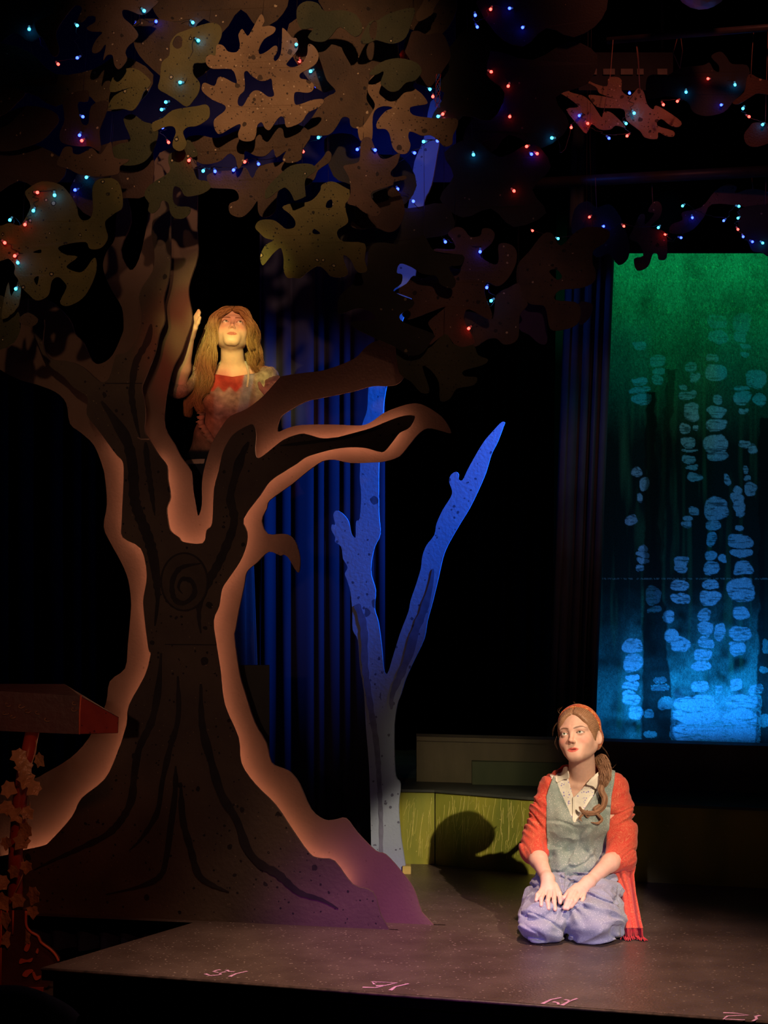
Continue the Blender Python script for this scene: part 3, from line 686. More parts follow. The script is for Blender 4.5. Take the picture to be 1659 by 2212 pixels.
# (outline, holes, depth, paint)
LV = [
 (hero, [hero_h], 7.30, 'tan'),
 (yg, [T6([(620,930),(640,895),(700,940),(650,948)]), T6([(755,680),(770,620),(815,605),(815,680)])], 7.36, 'olive'),
 (T6([(155,590),(155,520),(200,450),(300,350),(400,270),(520,245),(620,255),(660,300),(640,330),(560,390),(545,460),(555,560),(540,580),(450,615),(430,590),(400,530),(350,485),(310,500),(260,530),(200,580)]), [], 7.28, 'green'),
 ([(402,300),(430,292),(470,298),(520,280),(580,272),(640,268),(672,290),(655,322),(650,345),(625,352),(610,345),(618,326),(597,340),(590,322),(574,336),(553,337),(529,326),(527,345),(515,365),(508,340),(495,332),(480,345),(465,352),(440,355),(420,345),(405,330)], [], 7.42, 'brown'),
 ([(447,379),(470,370),(500,368),(530,362),(545,385),(560,360),(600,350),(640,352),(650,380),(620,400),(600,415),(596,451),(582,467),(565,468),(557,455),(556,434),(545,449),(529,465),(515,469),(499,463),(494,451),(497,439),(515,431),(513,416),(500,408),(459,406),(451,399)], [], 7.50, 'brown'),
 (T6([(530,440),(560,370),(640,270),(720,190),(770,120),(810,150),(790,230),(680,310),(640,400),(560,470)]), [], 7.40, 'brown'),
 (T6([(930,280),(950,260),(1040,245),(1090,210),(1100,60),(1130,-10),(1200,-10),(1240,80),(1300,190),(1380,190),(1480,140),(1490,170),(1460,260),(1400,330),(1430,380),(1540,365),(1550,400),(1430,430),(1420,460),(1230,520),(1210,590),(1300,700),(1280,760),(1230,770),(1120,720),(1060,670),(970,640),(1000,540),(990,400),(950,320)]), [], 7.30, 'rose'),
 (T6([(960,690),(1060,670),(1220,600),(1230,540),(1420,480),(1500,560),(1540,720),(1480,880),(1380,930),(1240,880),(1100,900),(1000,860),(1050,760)]), [], 7.48, 'rust'),
 (T3([(740,1260),(715,1150),(760,1130),(840,1010),(870,930),(810,830),(810,760),(840,690),(950,610),(1100,560),(1230,620),(1250,700),(1210,770),(1290,840),(1340,910),(1320,935),(1190,960),(1200,1020),(1280,1045),(1450,1060),(1600,1060),(1610,1130),(1570,1210),(1560,1290),(1490,1310),(1440,1260),(1370,1210),(1290,1215),(1230,1190),(1180,1180),(1170,1230),(1190,1300),(1160,1370),(1090,1375),(1030,1320),(1000,1200),(960,1155),(890,1150),(890,1090),(960,1000),(1030,965),(950,950),(880,980),(850,1050),(850,1180),(840,1250),(790,1225)]), [], 7.34, 'tan'),
 (T3([(820,660),(920,560),(1080,520),(1240,560),(1290,640),(1230,720),(1150,740),(1080,810),(1010,820),(950,780),(920,740),(950,640),(880,670)]), [], 7.26, 'green'),
 (T3([(350,430),(420,390),(560,420),(590,470),(700,640),(820,640),(810,770),(870,900),(830,1070),(760,1140),(690,1150),(650,1120),(640,1060),(580,1050),(530,1130),(470,1200),(380,1215),(200,1200),(230,1140),(310,1050),(420,880),(520,820),(440,720),(400,600)]), [], 7.44, 'brown'),
 (T3([(170,160),(180,60),(260,10),(360,30),(420,100),(560,90),(700,130),(760,260),(690,330),(560,240),(480,320),(420,370),(330,370),(270,330),(320,250),(210,260)]), [], 7.36, 'green'),
 (T3([(740,370),(820,200),(900,180),(1000,120),(1220,70),(1200,200),(1150,330),(1080,380),(1000,390),(890,360),(850,370),(800,390)]), [T3([(820,260),(850,195),(890,200),(880,330),(850,355),(828,320)])], 7.40, 'green'),
 (T3([(1130,430),(1180,300),(1250,275),(1340,310),(1430,290),(1500,330),(1550,500),(1500,600),(1400,740),(1350,780),(1290,700),(1200,560)]), [], 7.52, 'rust'),
 (T3([(1250,190),(1240,120),(1290,40),(1330,-20),(1450,-20),(1400,80),(1390,120),(1320,170)]), [], 7.46, 'brown'),
 (T1([(380,240),(500,180),(580,140),(590,40),(700,-20),(1650,-20),(1640,90),(1540,160),(1400,110),(1330,110),(1340,190),(1430,270),(1500,370),(1460,440),(1390,500),(1360,570),(1380,640),(1330,720),(1280,750),(1240,700),(1220,600),(1160,600),(1120,650),(1150,480),(1080,560),(1010,575),(1000,520),(1050,420),(1110,350),(990,340),(940,300),(1030,240),(1030,180),(960,175),(890,240),(840,220),(890,100),(850,55),(790,80),(660,250),(605,370),(640,520),(620,600),(570,605),(520,520),(470,420),(400,350)]), [], 7.34, 'rose'),
 (T2([(230,850),(250,680),(330,600),(340,470),(400,380),(480,340),(760,250),(880,280),(900,380),(860,480),(840,600),(740,600),(720,680),(600,690),(590,800),(660,900),(650,1000),(600,1080),(520,1160),(400,1080),(300,1020),(210,960)]), [T2([(365,480),(400,400),(460,400),(468,500),(410,530)])], 7.40, 'olive'),
 (T2([(145,1400),(150,1330),(260,1280),(360,1200),(500,1170),(640,1150),(720,1135),(765,1170),(765,1270),(700,1330),(620,1370),(530,1380),(480,1430),(500,1500),(520,1560),(490,1620),(430,1640),(370,1600),(370,1530),(400,1440),(380,1380),(320,1370),(230,1400),(170,1430)]), [], 7.32, 'olive'),
 (T5([(330,270),(420,220),(530,110),(600,180),(640,280),(560,320),(600,450),(640,540),(740,560),(780,630),(700,690),(590,720),(500,720),(450,640),(380,620),(370,760),(420,830),(550,840),(550,910),(480,965),(390,960),(340,900),(320,800),(250,770),(220,850),(150,910),(100,880),(110,800),(60,710),(120,600),(330,460),(320,360)]), [], 7.42, 'green'),
 (T4([(-120,1040),(10,1040),(100,1010),(200,1040),(250,1000),(330,830),(270,700),(300,640),(450,560),(640,590),(740,680),(830,830),(850,930),(900,985),(980,960),(1010,850),(1000,640),(1060,540),(1200,520),(1300,600),(1330,830),(1250,900),(1150,980),(1140,1050),(1170,1160),(1130,1250),(1060,1295),(970,1290),(930,1220),(760,1235),(640,1270),(640,1310),(720,1360),(840,1380),(730,1470),(740,1510),(860,1550),(930,1510),(1000,1410),(1040,1400),(1045,1520),(1000,1660),(920,1800),(820,1880),(710,1915),(650,1870),(720,1720),(700,1660),(630,1600),(560,1640),(530,1780),(460,1840),(380,1850),(310,1790),(220,1700),(190,1620),(150,1560),(160,1480),(90,1400),(10,1420),(-120,1420)]), [T4([(365,1620),(420,1590),(400,1690)]), T4([(355,1330),(440,1300),(440,1340)])], 7.36, 'olive'),
 (T4([(620,380),(650,280),(700,190),(780,190),(790,250),(850,270),(920,240),(1000,200),(1090,270),(1200,130),(1240,300),(1390,320),(1380,350),(1300,400),(1280,480),(1070,510),(960,500),(850,480),(730,420)]), [], 7.34, 'rose'),
 (T1([(660,1540),(650,1430),(700,1300),(690,1060),(900,980),(960,1000),(950,1100),(850,1110),(850,1200),(890,1340),(960,1340),(990,1150),(1150,1090),(1160,1200),(1090,1380),(1080,1450),(1090,1640),(980,1590),(880,1590),(780,1580)]), [], 7.46, 'rust'),
 (T1([(-100,950),(200,960),(270,1020),(180,1120),(60,1230),(-100,1260)]), [], 7.40, 'rust'),
 (T1([(20,1250),(300,1150),(560,1200),(640,1300),(560,1420),(460,1520),(330,1580),(100,1640),(-100,1600),(-80,1350)]), [], 7.50, 'rust'),
 (T1([(1180,1180),(1240,1040),(1420,950),(1380,960),(1200,1000),(1220,850),(1320,760),(1450,740),(1560,800),(1640,900),(1560,1000),(1520,1100),(1440,1200),(1330,1180)]), [], 7.44, 'olive'),
 (T1([(1340,1300),(1440,1240),(1560,1320),(1659,1350),(1720,1440),(1660,1640),(1560,1760),(1400,1800),(1250,1760),(1180,1640),(1300,1560),(1420,1520)]), [], 7.52, 'green'),
 (T7([(630,620),(740,550),(800,480),(900,500),(1010,430),(1110,390),(1200,420),(1240,380),(1240,300),(1000,262),(1010,237),(1170,240),(1150,160),(1110,100),(1180,45),(1250,60),(1310,130),(1400,120),(1420,60),(1490,60),(1530,110),(1500,190),(1430,250),(1400,300),(1460,350),(1540,380),(1565,330)]) + T8([(700,270),(790,265),(850,320),(850,420),(800,530),(740,600),(680,625),(600,590),(580,650),(590,720),(640,850),(640,900),(590,900),(450,820),(410,860),(410,930),(490,1080),(480,1120),(400,1150),(330,1130),(250,1040),(150,1100),(70,1170),(100,1130),(150,1040),(100,950),(130,900),(250,800),(130,840),(0,890)]) + T7([(750,870),(700,830),(730,790),(800,700),(700,650)]), [], 7.62, 'rose'),
 (T7([(130,820),(140,660),(250,560),(290,450),(380,430),(400,250),(480,180),(700,200),(830,150),(900,120),(1000,270),(1240,290),(1230,380),(1120,400),(1180,520),(1150,590),(1050,560),(1000,480),(880,460),(780,400),(680,370),(650,450),(700,470),(690,550),(620,610),(700,660),(800,700),(790,760),(680,830),(720,900),(980,1000),(960,1060),(880,1170),(760,1190),(640,1120),(440,1030),(280,950),(250,890),(450,870),(430,810),(300,770)]), [], 7.50, 'black'),
 (T7([(660,1060),(900,1150),(1080,1000),(1150,1080),(1240,1120),(1340,1100),(1380,1190),(1470,1230),(1420,1280),(1250,1330),(1260,1380),(1370,1390),(1340,1460),(1190,1490),(1130,1580),(1040,1600),(1030,1440),(960,1330),(880,1290),(940,1480),(930,1530),(860,1520),(780,1430),(690,1370),(660,1280)]), [], 7.56, 'green'),
 (T8([(410,930),(420,840),(560,870),(650,900),(680,700),(780,640),(870,600),(900,700),(950,780),(880,870),(870,1050),(820,1110),(740,1120),(680,1070),(600,1080),(500,1140),(440,1080)]), [], 7.72, 'brown'),
 (T8([(860,620),(860,450),(960,330),(1080,180),(1160,180),(1230,280),(1370,150),(1500,120),(1620,140),(1650,190),(1600,260),(1510,320),(1500,420),(1530,510),(1510,590),(1400,640),(1220,660),(1180,740),(1350,760),(1400,830),(1370,950),(1240,1000),(1140,990),(1110,850),(1080,790),(980,780),(930,740)]), [T8([(1130,500),(1190,480),(1240,540),(1200,570)])], 7.80, 'brown'),
 (T8([(880,790),(1100,800),(1110,960),(1110,1110),(1040,1110),(960,1040),(870,980)]), [], 7.92, 'purple'),
 (T8([(1380,770),(1470,765),(1505,800),(1470,900),(1390,950)]), [], 7.92, 'purple'),
 ([(860,120),(905,95),(960,110),(1010,60),(1060,90),(1050,160),(1090,200),(1060,260),(1000,250),(960,300),(930,260),(960,200),(900,180)], [], 7.60, 'black'),
 ([(990,150),(1060,110),(1150,130),(1230,90),(1290,120),(1270,180),(1200,210),(1230,270),(1170,320),(1100,290),(1060,330),(1000,300),(1030,230)], [], 7.75, 'black'),
 ([(960,330),(1020,300),(1080,340),(1150,310),(1190,360),(1150,410),(1180,460),(1110,490),(1060,450),(1000,470),(950,430),(980,380)], [], 7.70, 'black'),
 ([(1040,-20),(1290,-20),(1300,40),(1240,80),(1180,60),(1130,100),(1070,70)], [], 7.70, 'black'),
 ([(700,-20),(960,-20),(980,40),(930,90),(880,60),(830,110),(780,70),(730,60)], [], 7.62, 'brown'),
 ([(340,-20),(600,-20),(610,30),(560,60),(520,20),(480,70),(440,40),(400,80),(350,50)], [], 7.60, 'brown'),
 ([(-20,-20),(110,-20),(120,40),(70,90),(30,70),(-20,100)], [], 7.60, 'black'),
 ([(-20,100),(60,110),(120,160),(200,150),(260,120),(330,160),(300,220),(230,240),(180,200),(120,230),(60,200),(-20,220)], [], 7.58, 'brown'),
 ([(-20,330),(60,310),(130,340),(140,380),(90,410),(40,390),(-20,420)], [], 7.56, 'rust'),
 ([(720,460),(800,430),(880,450),(960,440),(980,500),(900,520),(870,560),(800,540),(760,560)], [], 7.66, 'black'),
 ([(-20,640),(20,650),(45,690),(30,740),(-20,750)], [], 7.46, 'green'),
 ([(5,690),(40,660),(44,600),(24,640),(18,610),(8,650)], [], 7.42, 'olive'),
 ([(40,690),(60,675),(82,690),(70,705),(50,702)], [], 7.42, 'brown'),
 ([(700,300),(760,290),(800,330),(870,340),(900,400),(860,450),(800,440),(760,400),(720,380)], [], 7.70, 'black'),
 ([(300,40),(420,60),(470,110),(440,160),(380,180),(330,150),(290,100)], [], 7.55, 'brown'),
 ([(640,40),(760,60),(860,100),(840,180),(760,170),(700,200),(650,150),(620,90)], [], 7.60, 'brown'),
 ([(180,330),(280,300),(330,330),(320,420),(250,430),(200,470),(150,420),(170,370)], [], 7.60, 'rust'),
]
LP = {
 'tan': paint('leaf_tan', (0.30, 0.18, 0.095), (0.19, 0.11, 0.058), 6, 0.7, dark=(0.06, 0.035, 0.02), dscale=34, light=(0.5, 0.35, 0.22), lscale=60, bump=0.3, bscale=140, thr=.24),
 'olive': paint('leaf_olive', (0.165, 0.130, 0.042), (0.095, 0.085, 0.028), 6, 0.7, dark=(0.02, 0.018, 0.01), dscale=30, light=(0.50, 0.38, 0.2), lscale=30, bump=0.3, bscale=140, thr=.20),
 'green': paint('leaf_green', (0.065, 0.060, 0.026), (0.038, 0.042, 0.018), 6, 0.7, dark=(0.015, 0.015, 0.01), dscale=34, light=(0.50, 0.38, 0.22), lscale=34, bump=0.3, bscale=140, thr=.20),
 'brown': paint('leaf_brown', (0.105, 0.060, 0.032), (0.060, 0.036, 0.021), 6, 0.7, dark=(0.02, 0.012, 0.01), dscale=36, light=(0.50, 0.36, 0.22), lscale=34, bump=0.3, bscale=140, thr=.18),
 'rose': paint('leaf_rose', (0.130, 0.068, 0.046), (0.082, 0.045, 0.032), 6, 0.7, dark=(0.025, 0.014, 0.012), dscale=32, light=(0.45, 0.30, 0.22), lscale=44, bump=0.3, bscale=140, thr=.18),
 'rust': paint('leaf_rust', (0.070, 0.030, 0.020), (0.042, 0.020, 0.016), 6, 0.7, light=(0.42, 0.26, 0.16), lscale=34, bump=0.3, bscale=140, thr=.20),
 'black': paint('leaf_dark', (0.026, 0.022, 0.016), (0.016, 0.014, 0.011), 6, 0.75, light=(0.2, 0.16, 0.1), lscale=24, bump=0.2, bscale=140, thr=.15),
 'purple': paint('leaf_purple', (0.045, 0.018, 0.085), (0.03, 0.014, 0.06), 6, 0.7, bump=0.2, bscale=140),
}
canopy = empty('leaf_canopy', P(560, 120, 7.7), 'dense canopy of painted oak leaf cut-outs over the brown tree', 'foliage')
sd = VPlane(FL(90, 2090), FL(1659, 2205)).d
def leaf_plane(cx, cy, Y, yaw):
    c = P(cx, cy, Y); a = math.atan2(sd.y, sd.x) * 0.35 + yaw
    return VPlane(c, c + Vector((math.cos(a), math.sin(a), 0)))
LEAVES = []
def add_leaf(outline, holes, Y, mt, parent, n=3, thick=0.005, yaw=None, name='leaf'):
    cx = sum(p[0] for p in outline) / len(outline); cy = sum(p[1] for p in outline) / len(outline)
    pl = leaf_plane(cx, cy, Y, random.uniform(-0.07, 0.07) if yaw is None else yaw)
    c0_ = pl.at(cx, cy); bw_ = random.uniform(0.03, 0.07) * random.choice((-1, 1)); ph = random.uniform(0, 6)
    wob = lambda v: bw_ * ((v - c0_).dot(pl.d) ** 2 + 0.6 * (v.z - c0_.z) ** 2) * 1.6
    o = flat_cut(name, pl, [smooth_poly(outline, n)] + [smooth_poly(h, 3) for h in holes], thick, LP[mt], parent, wob=wob)
    LEAVES.append((outline, pl))
    return o
for ol, hs, Y, mt in LV: add_leaf(ol, hs, Y, mt, canopy)
# the dark net and batten the leaves are tied to
M_pipe = paint('black_pipe', (0.05, 0.035, 0.035), (0.03, 0.022, 0.024), 12, 0.45)
tube('batten', [P(-260, -120, 7.86), P(1340, -150, 7.86)], 0.022, M_pipe, canopy, 10)
geos = []
for ol, hs, Y, mt in LV:
    top = min(ol, key=lambda p: p[1])
    a = P(top[0], top[1] + 4, Y + 0.02); b_ = P(top[0], -135, 7.86)
    if a.z < b_.z: geos.append(tube_geo([a, a.lerp(b_, 0.3) + Vector((0, .1, 0)), b_], 0.0008, 3, cap=False))
vs, fs = merge(geos); mesh('tie_line', vs, fs, M_pipe, canopy)

# ---------------------------------------------------------------- leaves hung from the pipes at the right
pipe1 = tube('lighting_pipe', [P(1312, 88, 8.45), P(1900, 40, 8.0)], 0.016, M_pipe, None, 12)
tag(pipe1, 'thin dark red lit pipe across the upper right carrying hung leaves', 'pipe')
pipe2 = tube('lighting_pipe', [P(1120, 398, 9.6), P(1800, 362, 9.3)], 0.028, M_pipe, None, 12)
tag(pipe2, 'thick black pipe above the painted drop carrying the lower leaves', 'pipe')
M_cord = paint('tie_cord', (0.35, 0.16, 0.11), (0.25, 0.12, 0.08), 20, 0.7)
def hung(label, ol, Y, mt, hang, cords, name='hanging_leaf', holes=()):
    top = P(hang[0], hang[1], Y)
    e = empty(name, top, label, 'leaf', 'leaves hung from the pipes')
    add_leaf(ol, list(holes), Y, mt, e, yaw=0.05, name='leaf_board')
    for c in cords: tube('cord', [P(x, y, Y - .008 if i == 0 else Y + .0) for i, (x, y) in enumerate(c)], 0.0016, M_cord, e, 5)
    return e
hung('rusty lobed leaf hung at upper right with a blue bulb near its middle', R1([(80,540),(120,495),(180,550),(270,575),(330,620),(380,690),(415,740),(430,700),(480,700),(540,750),(595,815),(520,800),(480,830),(400,830),(340,790),(300,860),(240,800),(150,680),(240,660),(160,590)]), 8.35, 'tan', (1300, 230), [R1([(430, 700), (480, 420), (500, 160)])])
hung('large pinkish lobed leaf hung by two cords under the upper right pipe', R1([(258,455),(290,450),(370,490),(455,505),(465,445),(530,437),(565,465),(565,540),(620,580),(650,560),(690,520),(730,550),(755,640),(800,680),(820,650),(900,690),(1010,770),(990,810),(930,800),(860,750),(830,800),(950,840),(955,880),(900,880),(840,850),(830,900),(740,890),(700,840),(600,760),(580,680),(480,670),(380,660),(320,590),(330,570),(420,580),(520,600),(400,560),(370,510)]), 8.42, 'tan', (1380, 190), [R1([(698, 525), (685, 300), (668, 160)]), R1([(700, 520), (692, 320), (676, 160)])])
hung('brown boomerang shaped leaf cut by the right edge of the picture', R1([(1395,625),(1480,550),(1500,450),(1530,415),(1600,450),(1720,480),(1720,570),(1590,560),(1540,580),(1440,640)]), 8.25, 'rust', (1624, 165), [R1([(1532, 425), (1540, 260), (1552, 100)])])
hung('broad dark blue grey leaf behind the cyan bulb at upper right', R1([(1235,290),(1260,260),(1310,250),(1350,290),(1390,340),(1500,350),(1520,430),(1480,540),(1400,620),(1330,700),(1200,730),(1100,700),(1050,620),(900,580),(760,600),(750,460),(800,420),(900,430),(1000,370),(1170,350),(1220,330),(1250,380),(1290,400),(1290,350)]), 8.55, 'black', (1470, 150), [R1([(1000, 372), (950, 260), (985, 130)]), R1([(1000, 372), (1020, 240), (1005, 130)])])
hung('small brown leaf below the bulb chain at the right edge', R1([(1520,810),(1550,780),(1620,780),(1720,800),(1720,900),(1580,960),(1500,940),(1480,870)]), 8.3, 'rust', (1650, 265), [R1([(1640, 785), (1650, 400), (1660, 95)])])
hung('grey ragged leaf hanging over the top left of the painted drop', R2([(820,400),(840,365),(870,370),(870,430),(930,360),(890,345),(920,290),(960,285),(980,330),(960,390),(900,450),(1000,480),(1010,640),(960,655),(950,620),(920,620),(890,700),(820,725),(800,650),(860,630),(830,550),(770,520),(790,470)]), 9.5, 'rose', (1410, 440), [R2([(920, 295), (916, 220), (914, 110)])])
hung('long purple brown leaf over the upper edge of the painted drop', R2([(1320,215),(1400,170),(1460,190),(1450,230),(1560,200),(1720,240),(1720,300),(1560,330),(1480,310),(1300,300),(1250,380),(1180,460),(1100,490),(1030,480),(1040,430),(1110,400),(1110,350),(1230,320)]), 9.5, 'rose', (1620, 405), [R2([(1562, 205), (1556, 140), (1552, 85)])])
hung('dark leaf hanging at the top right corner of the painted drop', R2([(1480,330),(1640,300),(1720,310),(1720,640),(1620,610),(1560,600),(1530,540),(1470,440)]), 9.4, 'black', (1650, 440), [R2([(1640, 305), (1645, 180), (1648, 80)])])
hung('dark leaf in the shadow left of the painted drop top', R2([(420,330),(500,280),(560,320),(640,300),(700,360),(740,450),(770,560),(760,650),(700,690),(640,620),(560,640),(480,560),(400,480)]), 9.45, 'black', (1300, 445), [R2([(560, 325), (556, 220), (552, 130)])])
# slotted lamp housing behind the pipe, mirror ball, cord tangle
M_slot = paint('slot_reflector', (0.25, 0.20, 0.14), (0.18, 0.14, 0.1), 20, 0.5)
lh = empty('lamp_housing', P(1350, 160, 9.0), 'dark slotted lamp housing behind the upper right leaves', 'lamp')
box('housing', P(1250, 195, 9.1), P(1450, 120, 9.16), M_black, lh)
for x_ in (1270, 1430): tube('hanger', [P(x_, 122, 9.13), P(x_, -220, 9.13)], 0.008, M_black, lh, 8)
for x0_, x1_ in ((1263, 1289), (1303, 1328), (1341, 1367), (1376, 1390), (1420, 1441)):
    a_ = P(x0_, 161, 9.09); b_ = P(x1_, 149, 9.095); box('slot', a_, b_, M_slot, lh)
bm = bmesh.new(); bmesh.ops.create_icosphere(bm, subdivisions=3, radius=0.12)
me = bpy.data.meshes.new('mirror_ball'); bm.to_mesh(me); bm.free()
mb_m, nt, b, L = nodes('mirror_facets'); b.inputs['Base Color'].default_value = (0.55, 0.45, 0.6, 1); b.inputs['Metallic'].default_value = 0.6; b.inputs['Roughness'].default_value = 0.4  # violet base colour stands in for purple light on the ball
ball = link('mirror_ball', me, mb_m); ball.location = P(1517, -44, 8.0); tag(ball, 'faceted ball tinted for the purple light on it, hanging at the top right edge', 'ball')
cordm = glow('tiny_red_blue', (1.0, 0.10, 0.08), 0.0)
tg = empty('cord_bundle', P(947, 160, 7.30), 'twisted bundle of red and blue light cord hanging beside the tan leaf', 'cord')
M_rc = paint('red_cord', (0.8, 0.08, 0.06), (0.5, 0.05, 0.05), 60, 0.3); M_bc = paint('blue_cord', (0.08, 0.2, 0.8), (0.05, 0.1, 0.5), 60, 0.3)
for q in range(5):
    tube('strand', [P(947 + 5 * math.sin(t * 9 + q * 1.3) - t * 2, 160 + 72 * t, 7.30 + .006 * math.cos(t * 9 + q)) for t in np.linspace(0, 1, 24)], 0.0014, M_rc if q % 2 else M_bc, tg, 4)

# ================================================================ LIGHT STRINGS
C, B, R = 'cyan', 'blue', 'red'
BULBS = {
 'upper left of the canopy near the top corner': [(63,65,C),(81,80,B),(127,140,R),(165,126,B),(168,56,C)],
 'top of the canopy above the dotted leaf': [(294,53,B),(313,25,C),(337,47,B),(418,50,C),(430,89,C),(387,178,C)],
 'left canopy beside the round cyan bulb': [(356,221,C),(347,237,C),(352,277,B),(365,309,R)],
 'left canopy with two blue bulbs and a red one': [(181,253,B),(171,294,B),(175,305,R)],
 'middle canopy under the bright tan leaf': [(407,348,R),(438,371,C),(465,372,B),(503,369,B),(527,351,R),(559,356,B),(656,329,R),(686,298,C)],
 'left edge around the large spotted leaf': [(185,384,C),(160,411,B),(118,424,C),(83,416,R),(71,457,C),(53,487,R),(20,477,C),(12,526,R),(30,554,R),(39,569,C),(33,625,C)],
 'right side of the bright tan leaf': [(640,96,C),(647,134,R),(669,155,C),(684,188,B)],
 'beside the speckled leaf right of centre': [(860,117,R),(930,194,C),(935,210,R),(955,248,R),(945,252,C),(946,305,B),(913,306,C),(897,331,B),(812,325,B),(770,324,B)],
 'centre canopy above the dark leaves': [(860,410,B),(894,436,B),(963,524,B),(1037,546,B),(1051,623,B),(1059,651,C),(1011,711,R)],
 'dark upper middle of the picture': [(1027,35,B),(1032,60,B),(1059,22,R),(1099,18,B),(1128,60,B)],
 'hanging in the dark with a bright red bulb': [(1063,156,R),(1097,188,R),(1076,229,B),(1101,253,R),(1023,336,C)],
 'dark middle right with a short red bulb': [(1112,414,R),(1136,317,R),(1149,334,B),(1162,333,R)],
 'draped over the rusty upper right leaves': [(1190,298,C),(1234,277,R),(1250,251,B),(1271,268,R),(1317,300,B),(1353,295,R),(1354,268,C),(1371,246,C),(1360,202,B)],
 'draped over the dark leaf at upper right': [(1434,228,R),(1462,220,R),(1482,201,C),(1528,170,R),(1588,185,C),(1557,227,B)],
 'at the right edge above the small brown leaf': [(1604,236,C),(1620,253,R),(1646,270,C)],
 'row above the painted drop on its left side': [(1151,499,R),(1207,516,C),(1272,470,R),(1305,489,B),(1349,490,R),(1421,493,C),(1435,507,R),(1473,514,B),(1496,472,B)],
 'row above the painted drop at the right edge': [(1473,446,C),(1562,478,B),(1598,446,C),(1593,472,C),(1595,497,R),(1606,513,B),(1627,523,B),(1649,526,C)],
}
G = {C: glow('cyan_led', (0.014, 0.34, 1.0), 22), B: glow('blue_led', (0.010, 0.022, 1.0), 26), R: glow('red_led', (1.0, 0.028, 0.02), 14)}
capm = {}
for kx, cc in ((C, (0.10, 0.4, 0.6)), (B, (0.05, 0.1, 0.5)), (R, (0.45, 0.06, 0.05))):
    m, nt, b, L = nodes(kx + '_bulb_body'); b.inputs['Base Color'].default_value = (*cc, 1); b.inputs['Roughness'].default_value = 0.25; b.inputs['Emission Color'].default_value = (*cc, 1); b.inputs['Emission Strength'].default_value = 0.35; capm[kx] = m
M_wire = paint('light_wire', (0.045, 0.035, 0.03), (0.03, 0.025, 0.025), 20, 0.6)
def inside(poly, x, y):
    c = False; j = len(poly) - 1
    for i in range(len(poly)):
        xi, yi = poly[i]; xj, yj = poly[j]
        if (yi > y) != (yj > y) and x < (xj - xi) * (y - yi) / (yj - yi) + xi: c = not c
        j = i
    return c
def depth_at(px, py, default):
    best = None
    for ol, pl in LEAVES:
        if inside(ol, px, py):
            p = pl.at(px, py)
            if best is None or p.y < best: best = p.y
    return (best - 0.022) if best else default
# shared bulb meshes: lens tip (emitting) and body
def bulb_mesh(kx):
    bm = bmesh.new()
    prof = [(0.0, 0.0045), (0.002, 0.0058), (0.006, 0.0058), (0.0085, 0.0048), (0.011, 0.0046), (0.020, 0.0040), (0.021, 0.0028), (0.026, 0.0026)]
    rings = []
    for z, r_ in prof:
        rings.append([bm.verts.new((r_ * math.cos(a), r_ * math.sin(a), z)) for a in np.linspace(0, 2 * math.pi, 8, endpoint=False)])
    tip = bm.verts.new((0, 0, -0.003))
    for s in range(8):
        bm.faces.new((tip, rings[0][(s + 1) % 8], rings[0][s])).material_index = 0
        for i in range(len(rings) - 1):
            f = bm.faces.new((rings[i][s], rings[i][(s + 1) % 8], rings[i + 1][(s + 1) % 8], rings[i + 1][s]))
            f.material_index = 0 if i < 3 else (1 if i < 6 else 2)
    bm.faces.new(rings[-1]).material_index = 2
    me = bpy.data.meshes.new('bulb'); bm.to_mesh(me); bm.free()
    for m in (G[kx], capm[kx], M_wire): me.materials.append(m)
    me.polygons.foreach_set('use_smooth', [True] * len(me.polygons))
    return me
BM = {kx: bulb_mesh(kx) for kx in (C, B, R)}
rb = random.Random(11)
for where, lst in BULBS.items():
    far = 9.2 if 'drop' in where else (8.3 if ('right' in where and 'tan' not in where and 'centre' not in where) else 7.62)
    pts = []
    for (x, y, c_) in lst: pts.append(P(x, y, depth_at(x, y, far)))
    e = empty('light_string', pts[0], 'string of small coloured bulbs, ' + where, 'light string', 'fairy light strings')
    ends = []
    for p, (x, y, c_) in zip(pts, lst):
        o = bpy.data.objects.new('bulb', BM[c_]); COL.objects.link(o); o.parent = e
        d = Vector((rb.uniform(-.9, .9), rb.uniform(0.1, .7), rb.uniform(0.05, 1.0))).normalized()
        mw = Matrix.Translation(p - pts[0]) @ d.to_track_quat('Z', 'Y').to_matrix().to_4x4()
        o.matrix_local = mw
        ends.append(p + d * 0.027)
    path = []
    for a_, b_ in zip(ends[:-1], ends[1:]):
        ln = (b_ - a_).length
        for t in np.linspace(0, 1, 9)[:-1]:
            s_ = math.sin(math.pi * t)
            path.append(a_.lerp(b_, t) + Vector((0.02 * s_ * rb.uniform(-1, 1), (0.012 + 0.25 * max(0, ln - .16)) * s_, -0.12 * ln * s_ + .01 * s_)))
    path.append(ends[-1])
    tube('wire', path, 0.0014, M_wire, e, 5)

# ================================================================ ORNATE STAND AT THE LEFT
SL = lambda p: TT(0, 1450, .3444, p)
S5 = lambda p: TT(0, 1950, .2532, p)
M_redp = paint('red_lacquer', (0.34, 0.05, 0.03), (0.22, 0.03, 0.02), 8, 0.35, dark=(0.08, 0.01, 0.01), dscale=20)
M_redd = paint('dark_red_box', (0.075, 0.022, 0.016), (0.05, 0.016, 0.012), 7, 0.5, bump=.2)
M_ora = paint('orange_red_trim', (0.62, 0.12, 0.05), (0.5, 0.09, 0.04), 9, 0.4)
M_gold = paint('gold_leaf_foil', (0.46, 0.26, 0.12), (0.32, 0.17, 0.08), 30, 0.35, bump=.5, bscale=80, spec=.6)
YS = 7.18
stand_pl = VPlane(P(0, 1500, YS), P(300, 1500, YS - 0.02))
sbp = P(50, 2128, YS); sbp.z = -0.135
stand = empty('ornate_stand', sbp, 'dark red ornate stand with a sloped hood and gold ivy at left', 'stand')
